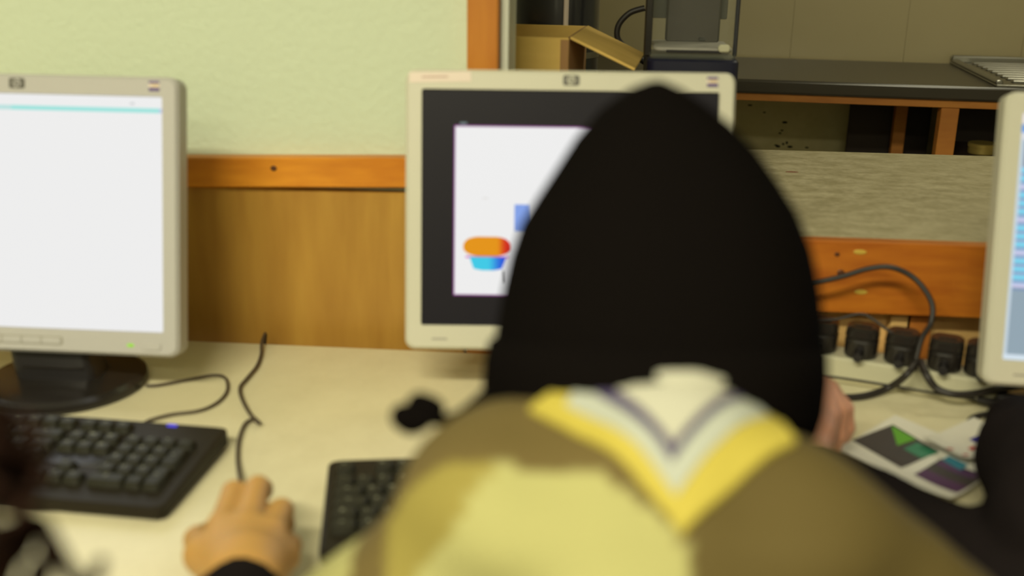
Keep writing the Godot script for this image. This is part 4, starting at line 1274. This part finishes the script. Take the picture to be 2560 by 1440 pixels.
func hat_ring(into: Transform3D, c: Array, d: float, grow: float) -> PackedVector3Array:
	var a := into * place(c[0], c[1], d)
	var b := into * place(c[2], c[3], d)
	var m := (a + b) / 2
	var u := (b - a) / 2
	var w := lens_basis.z * minf(u.length() * 1.04, 0.108) * grow
	var o := PackedVector3Array()
	for k in 40:
		o.append(m + u * cos(TAU * k / 40) + w * sin(-TAU * k / 40))
	return o

func drape(f: Field, outline_xz: Array, lift: float) -> ArrayMesh:   # cloth laid on the jacket: top side, under side and a rim
	var poly := PackedVector2Array()
	for q in outline_xz: poly.append(Vector2(q[0], q[1]))
	if not Geometry2D.is_polygon_clockwise(poly): poly.reverse()
	var lo := poly[0]
	var hi := poly[0]
	for q in poly:
		lo = lo.min(q)
		hi = hi.max(q)
	var heights := {}
	var at_height := func(q: Vector2) -> Vector3:
		var key := Vector2i((q * 20000.0).round())
		if not heights.has(key):
			heights[key] = f.hit(Vector3(q.x, 1.08, q.y), Vector3.DOWN, 0.3).y
		return Vector3(q.x, heights[key] + lift, q.y)
	var st := begin()
	var c := 0.005
	for i in range(int(floor(lo.x / c)), int(ceil(hi.x / c))):
		for j in range(int(floor(lo.y / c)), int(ceil(hi.y / c))):
			for piece in Geometry2D.intersect_polygons(poly, PackedVector2Array([Vector2(i, j) * c, Vector2(i + 1, j) * c, Vector2(i + 1, j + 1) * c, Vector2(i, j + 1) * c])):
				var pts := []
				for q in piece: pts.append(at_height.call(q))
				if ((pts[1] - pts[0]) as Vector3).cross(pts[2] - pts[0]).y < 0: pts.reverse()
				face(st, pts, 1)
	for k in poly.size():
		var steps := 12
		for m in steps:
			var p: Vector3 = at_height.call(poly[k].lerp(poly[(k + 1) % poly.size()], float(m) / steps))
			var q: Vector3 = at_height.call(poly[k].lerp(poly[(k + 1) % poly.size()], float(m + 1) / steps))
			var down := Vector3(0, -0.0028, 0)
			face(st, [p, p + down, q + down, q])
	return finish(st)

func neckerchief(t: Node3D, into: Transform3D, f: Field) -> void:
	var o := put("neckerchief", drape(f, [[-0.0290, -0.5190], [0.048, -0.4522], [0.1055, -0.4985], [0.098, -0.530], [-0.015, -0.535]], 0.0040), M.scarf_yellow, t, into)
	put("grey_field", drape(f, [[-0.0100, -0.5160], [0.0449, -0.4640], [0.0940, -0.5150], [0.086, -0.533], [-0.002, -0.533]], 0.0052), M.scarf_grey, o)
	put("navy_stripe", drape(f, [[0.0050, -0.5180], [0.0430, -0.4745], [0.0835, -0.5220], [0.080, -0.535], [0.010, -0.535]], 0.0062), M.scarf_navy, o)
	put("cream_middle", drape(f, [[0.0135, -0.5190], [0.0434, -0.4800], [0.0765, -0.5200], [0.072, -0.536], [0.018, -0.536]], 0.0072), M.scarf_cream, o)
	var st := begin()
	var roll := []
	for q in [[-0.004, -0.545], [0.012, -0.530], [0.032, -0.522], [0.055, -0.520], [0.075, -0.528], [0.088, -0.545]]:
		roll.append(f.hit(Vector3(q[0], 1.08, q[1]), Vector3.DOWN, 0.3) + Vector3(0, 0.007, 0))
	tube_into(st, smooth_path(roll, 5), 0.0062, 0.0062, 10)
	put("neck_roll", finish(st), M.scarf_cream, o)

# the child whose curls reach into the picture and whose hand holds the mouse
func sweater(J: Dictionary, g: float, cell := 0.009, extra := []) -> ArrayMesh:
	var lo := Vector3(9, 9, 9)
	var hi := -lo
	for p in J.arm + [J.spine[0], J.spine[1], J.spine[2]]:
		lo = lo.min(p)
		hi = hi.max(p)
	var f := Field.new(lo - Vector3.ONE * 0.15, hi + Vector3.ONE * 0.15, cell)
	f.bone(J.spine[0] + Vector3(0, 0.02, 0), J.spine[1], 0.100 * g, 0.108 * g, 0.03)
	f.bone(J.spine[1], J.spine[2] + Vector3(0, -0.015, 0), 0.092 * g, 0.054 * g, 0.03)
	for s in 2:
		f.bone(J.spine[1].lerp(J.spine[2], 0.65), J.arm[s * 3], 0.062 * g, 0.052 * g, 0.04)
		f.bone(J.arm[s * 3], J.arm[s * 3 + 1], 0.050 * g, 0.042 * g, 0.02)
		f.bone(J.arm[s * 3 + 1], J.arm[s * 3 + 2], 0.042 * g, 0.029 * g, 0.02)
	for e in extra: f.bone(e[0], e[1], e[2], e[3], 0.02)
	var n := FastNoiseLite.new()
	n.seed = 9
	n.frequency = 10.0
	f.ripple(n, Vector3(1, 1, 1), 0.006)
	f.cut_below(J.spine[0].y - 0.03)
	return net_mesh([f.net()])

func mouse_child() -> void:
	var fwd := Vector3(-0.1, 0, -1).normalized()
	var J := {}
	J.head = Basis(Vector3.UP, deg_to_rad(6)) * Basis(Vector3.RIGHT, deg_to_rad(-16))
	J.spine = [Vector3(-0.365, 0.55, -0.20), Vector3(-0.350, 0.82, -0.20), Vector3(-0.312, 0.915, -0.245), Vector3(-0.276, 1.008, -0.305)]
	J.arm = [Vector3(-0.45, 0.90, -0.20), Vector3(-0.51, 0.75, -0.33), Vector3(-0.47, 0.768, -0.55), Vector3(-0.245, 0.90, -0.235), Vector3(-0.290, 0.790, -0.45), Vector3(-0.250, 0.776, -0.690)]
	J.leg = legs_under(J.spine[0], 0.055, fwd)
	var t := thing("person", "dark curly-haired child in a black sweater with a hand on the mouse", "person", Vector3(-0.36, 0, -0.20))
	var into := Transform3D(Basis(), -t.position)
	var h := Field.new(Vector3(-0.375, 0.705, -0.905), Vector3(-0.185, 0.835, -0.655), 0.0032)
	var w: Vector3 = J.arm[5]
	h.bone(w + Vector3(0, 0, 0.02), w + Vector3(-0.008, 0.004, -0.03), 0.023, 0.024, 0.012)
	for q in [[[-0.297, 0.779, -0.775], [-0.3055, 0.781, -0.828], [-0.3115, 0.763, -0.862], [-0.314, 0.753, -0.876]],
			[[-0.274, 0.783, -0.770], [-0.284, 0.786, -0.830], [-0.292, 0.765, -0.866], [-0.295, 0.754, -0.880]],
			[[-0.253, 0.780, -0.766], [-0.2590, 0.774, -0.814], [-0.2620, 0.752, -0.828], [-0.2630, 0.742, -0.826]],
			[[-0.240, 0.767, -0.752], [-0.2455, 0.757, -0.786], [-0.2510, 0.740, -0.793], [-0.2530, 0.733, -0.787]]]:
		var p := []
		for e in q: p.append(Vector3(e[0], e[1], e[2]))
		h.bone(w + Vector3((p[0].x - w.x) * 0.35, 0.002, -0.015), p[0], 0.019, 0.0135, 0.012)
		h.bone(p[0], p[1], 0.0120, 0.0105, 0.004)
		h.bone(p[1], p[2], 0.0102, 0.0092, 0.003)
		h.bone(p[2], p[3], 0.0090, 0.0080, 0.003)
	h.bone(w + Vector3(-0.016, -0.004, -0.018), Vector3(-0.306, 0.765, -0.752), 0.020, 0.0165, 0.012)
	h.bone(Vector3(-0.306, 0.765, -0.752), Vector3(-0.328, 0.752, -0.795), 0.0150, 0.0120, 0.006)
	h.bone(Vector3(-0.328, 0.752, -0.795), Vector3(-0.327, 0.743, -0.828), 0.0112, 0.0090, 0.004)
	var g := Field.new(J.arm[2] - Vector3(0.10, 0.09, 0.15), J.arm[2] + Vector3.ONE * 0.09, 0.004)
	relaxed_hand(g, J.arm[2] + Vector3(0, 0, -0.012), Vector3(0.1, -0.10, -1), Vector3.UP, 1.0)
	put("body", net_mesh([body_net(J), head_net(J), h.net(), g.net()]), M.skin, t, into)
	face_parts_moved(t, J, into)
	# finger nails
	for q in [[-0.3135, 0.7605, -0.8765, 8], [-0.2948, 0.7615, -0.8805, 8]]:
		put("finger_nail", finish_disc(0.0046, 0.0060, 0.0008), M.skin_pink, t, into * Transform3D(Basis(Vector3.UP, deg_to_rad(q[3])) * Basis(Vector3.RIGHT, deg_to_rad(-128)), Vector3(q[0], q[1], q[2])))
	put("sweater", sweater(J, 1.0), M.sweater, t, into)
	put("trousers", trousers(J), M.trousers, t, into)
	for s in 2: put("shoe", shoe(J.leg[s * 4 + 2], J.leg[s * 4 + 3]), M.shoe, t, into)
	# curls all over the head
	var rng := RandomNumberGenerator.new()
	rng.seed = 21
	var st := begin()
	var c: Vector3 = J.spine[3]
	var b: Basis = J.head
	for k in 420:
		var z := rng.randf_range(-0.55, 1.0)
		var a := rng.randf_range(0, TAU)
		var n := Vector3(sqrt(1 - z * z) * cos(a), z, sqrt(1 - z * z) * sin(a))
		if n.z < -0.35 and n.y < 0.45: continue
		var root := c + b * (n * Vector3(0.066, 0.082, 0.080) + Vector3(0, 0.012, 0.006))
		var out := b * n
		var side := out.cross(Vector3(rng.randf() - 0.5, rng.randf() - 0.5, rng.randf() - 0.5)).normalized()
		var up := out.cross(side)
		var r := rng.randf_range(0.008, 0.014)
		var l := rng.randf_range(0.016, 0.036)
		var path := []
		for m in 9:
			var f := m / 8.0
			path.append(root + out * l * f + (side * cos(f * 8.0) + up * sin(f * 8.0)) * r * minf(1.0, f * 3.0) + Vector3(0, -0.014, 0) * f * f)
		tube_into(st, smooth_path(path, 2), 0.0062, 0.0024, 5)
	put("hair", finish(st), M.hair, t, into)

# the neighbour in black whose sleeves lie on the desk
func neighbour() -> void:
	var fwd := Vector3(-0.1, 0, -1).normalized()
	var J := {}
	J.head = Basis(Vector3.UP, deg_to_rad(6)) * Basis(Vector3.RIGHT, deg_to_rad(-12))
	J.spine = [Vector3(0.62, 0.62, -0.44), Vector3(0.605, 0.90, -0.47), Vector3(0.595, 1.03, -0.53), Vector3(0.59, 1.15, -0.58)]
	J.arm = [Vector3(0.485, 0.975, -0.52), Vector3(0.375, 0.772, -0.735), Vector3(0.226, 0.762, -0.962), Vector3(0.715, 0.975, -0.50), Vector3(0.380, 0.828, -0.785), Vector3(0.446, 0.780, -1.045)]
	J.leg = legs_under(J.spine[0], 0.06, fwd)
	var t := thing("person", "person in a black sweater with a sleeve and hand beside the leaflets", "person", Vector3(0.62, 0, -0.44))
	var into := Transform3D(Basis(), -t.position)
	# the bent hand: back of the hand up, fingers drooping onto the leaflet
	var h := Field.new(Vector3(0.16, 0.715, -1.12), Vector3(0.32, 0.86, -0.97), 0.0032)
	var w := Vector3(0.222, 0.770, -0.992)
	h.bone(J.arm[2], w, 0.020, 0.020, 0.012)
	h.bone(w, w + Vector3(0.006, 0.012, -0.018), 0.021, 0.021, 0.012)
	for q in [[[0.236, 0.812, -1.050], [0.250, 0.792, -1.030], [0.2505, 0.765, -1.026], [0.2490, 0.748, -1.030]],
			[[0.246, 0.810, -1.058], [0.262, 0.792, -1.042], [0.2630, 0.765, -1.038], [0.2600, 0.749, -1.041]],
			[[0.254, 0.803, -1.068], [0.270, 0.788, -1.056], [0.2735, 0.768, -1.052], [0.2720, 0.757, -1.053]],
			[[0.258, 0.793, -1.078], [0.273, 0.780, -1.070], [0.2760, 0.766, -1.066], [0.2750, 0.758, -1.067]]]:
		var p := []
		for e in q: p.append(Vector3(e[0], e[1], e[2]))
		h.bone(w + (p[0] - w) * 0.3, p[0], 0.018, 0.0115, 0.010)
		h.bone(p[0], p[1], 0.0105, 0.0092, 0.003)
		h.bone(p[1], p[2], 0.0092, 0.0083, 0.0025)
		h.bone(p[2], p[3], 0.0083, 0.0074, 0.0025)
	h.bone(w + Vector3(0.0, 0.0, -0.02), Vector3(0.228, 0.765, -1.045), 0.016, 0.012, 0.008)
	h.bone(Vector3(0.228, 0.765, -1.045), Vector3(0.242, 0.745, -1.055), 0.0112, 0.0088, 0.004)
	var g := Field.new(J.arm[5] - Vector3(0.10, 0.09, 0.15), J.arm[5] + Vector3.ONE * 0.10, 0.004)
	relaxed_hand(g, J.arm[5] + Vector3(0.004, 0, -0.01), Vector3(0.9, -0.06, -0.6), Vector3.UP, -1.0)
	put("body", net_mesh([body_net(J), head_net(J), h.net(), g.net()]), M.skin_pink, t, into)
	face_parts_moved(t, J, into)
	put("sweater", sweater(J, 0.95, 0.009, [[J.arm[4], J.arm[4].lerp(J.arm[5], 0.55), 0.056, 0.050], [J.arm[4].lerp(J.arm[5], 0.55), J.arm[5], 0.050, 0.031]]), M.sweater, t, into)
	put("trousers", trousers(J), M.trousers, t, into)
	for s in 2: put("shoe", shoe(J.leg[s * 4 + 2], J.leg[s * 4 + 3]), M.shoe, t, into)
	var f := Field.new(J.spine[3] - Vector3.ONE * 0.15, J.spine[3] + Vector3.ONE * 0.15, 0.007)
	f.blob(J.spine[3] + J.head * Vector3(0, 0.026, 0.018), J.head, Vector3(0.078, 0.080, 0.082), 0.01)
	f.blob(J.spine[3] + J.head * Vector3(0, -0.015, 0.045), J.head, Vector3(0.070, 0.070, 0.048), 0.02)
	put("hair", net_mesh([f.net()]), M.hair, t, into)

func _ready() -> void:
	stage()
	materials()
	ceiling_light(Vector3(-0.65, 2.55, 0.75), Vector2(1.2, 0.28), 8.0, "long fluorescent ceiling light nearer the desk")
	ceiling_light(Vector3(0.0, 2.55, 1.9), Vector2(1.2, 0.28), 3.0, "long fluorescent ceiling light in the middle of the room")
	ceiling_light(Vector3(1.0, 2.55, -2.55), Vector2(0.6, 0.28), 0.75, "short fluorescent ceiling light in the kitchen behind the hatch")
	room()
	kitchen()
	cardboard_box()
	appliances()
	desk()
	monitors()
	keyboards()
	mouse()
	sockets()
	adapter()
	leaflets()
	middle_child()
	mouse_child()
	neighbour()
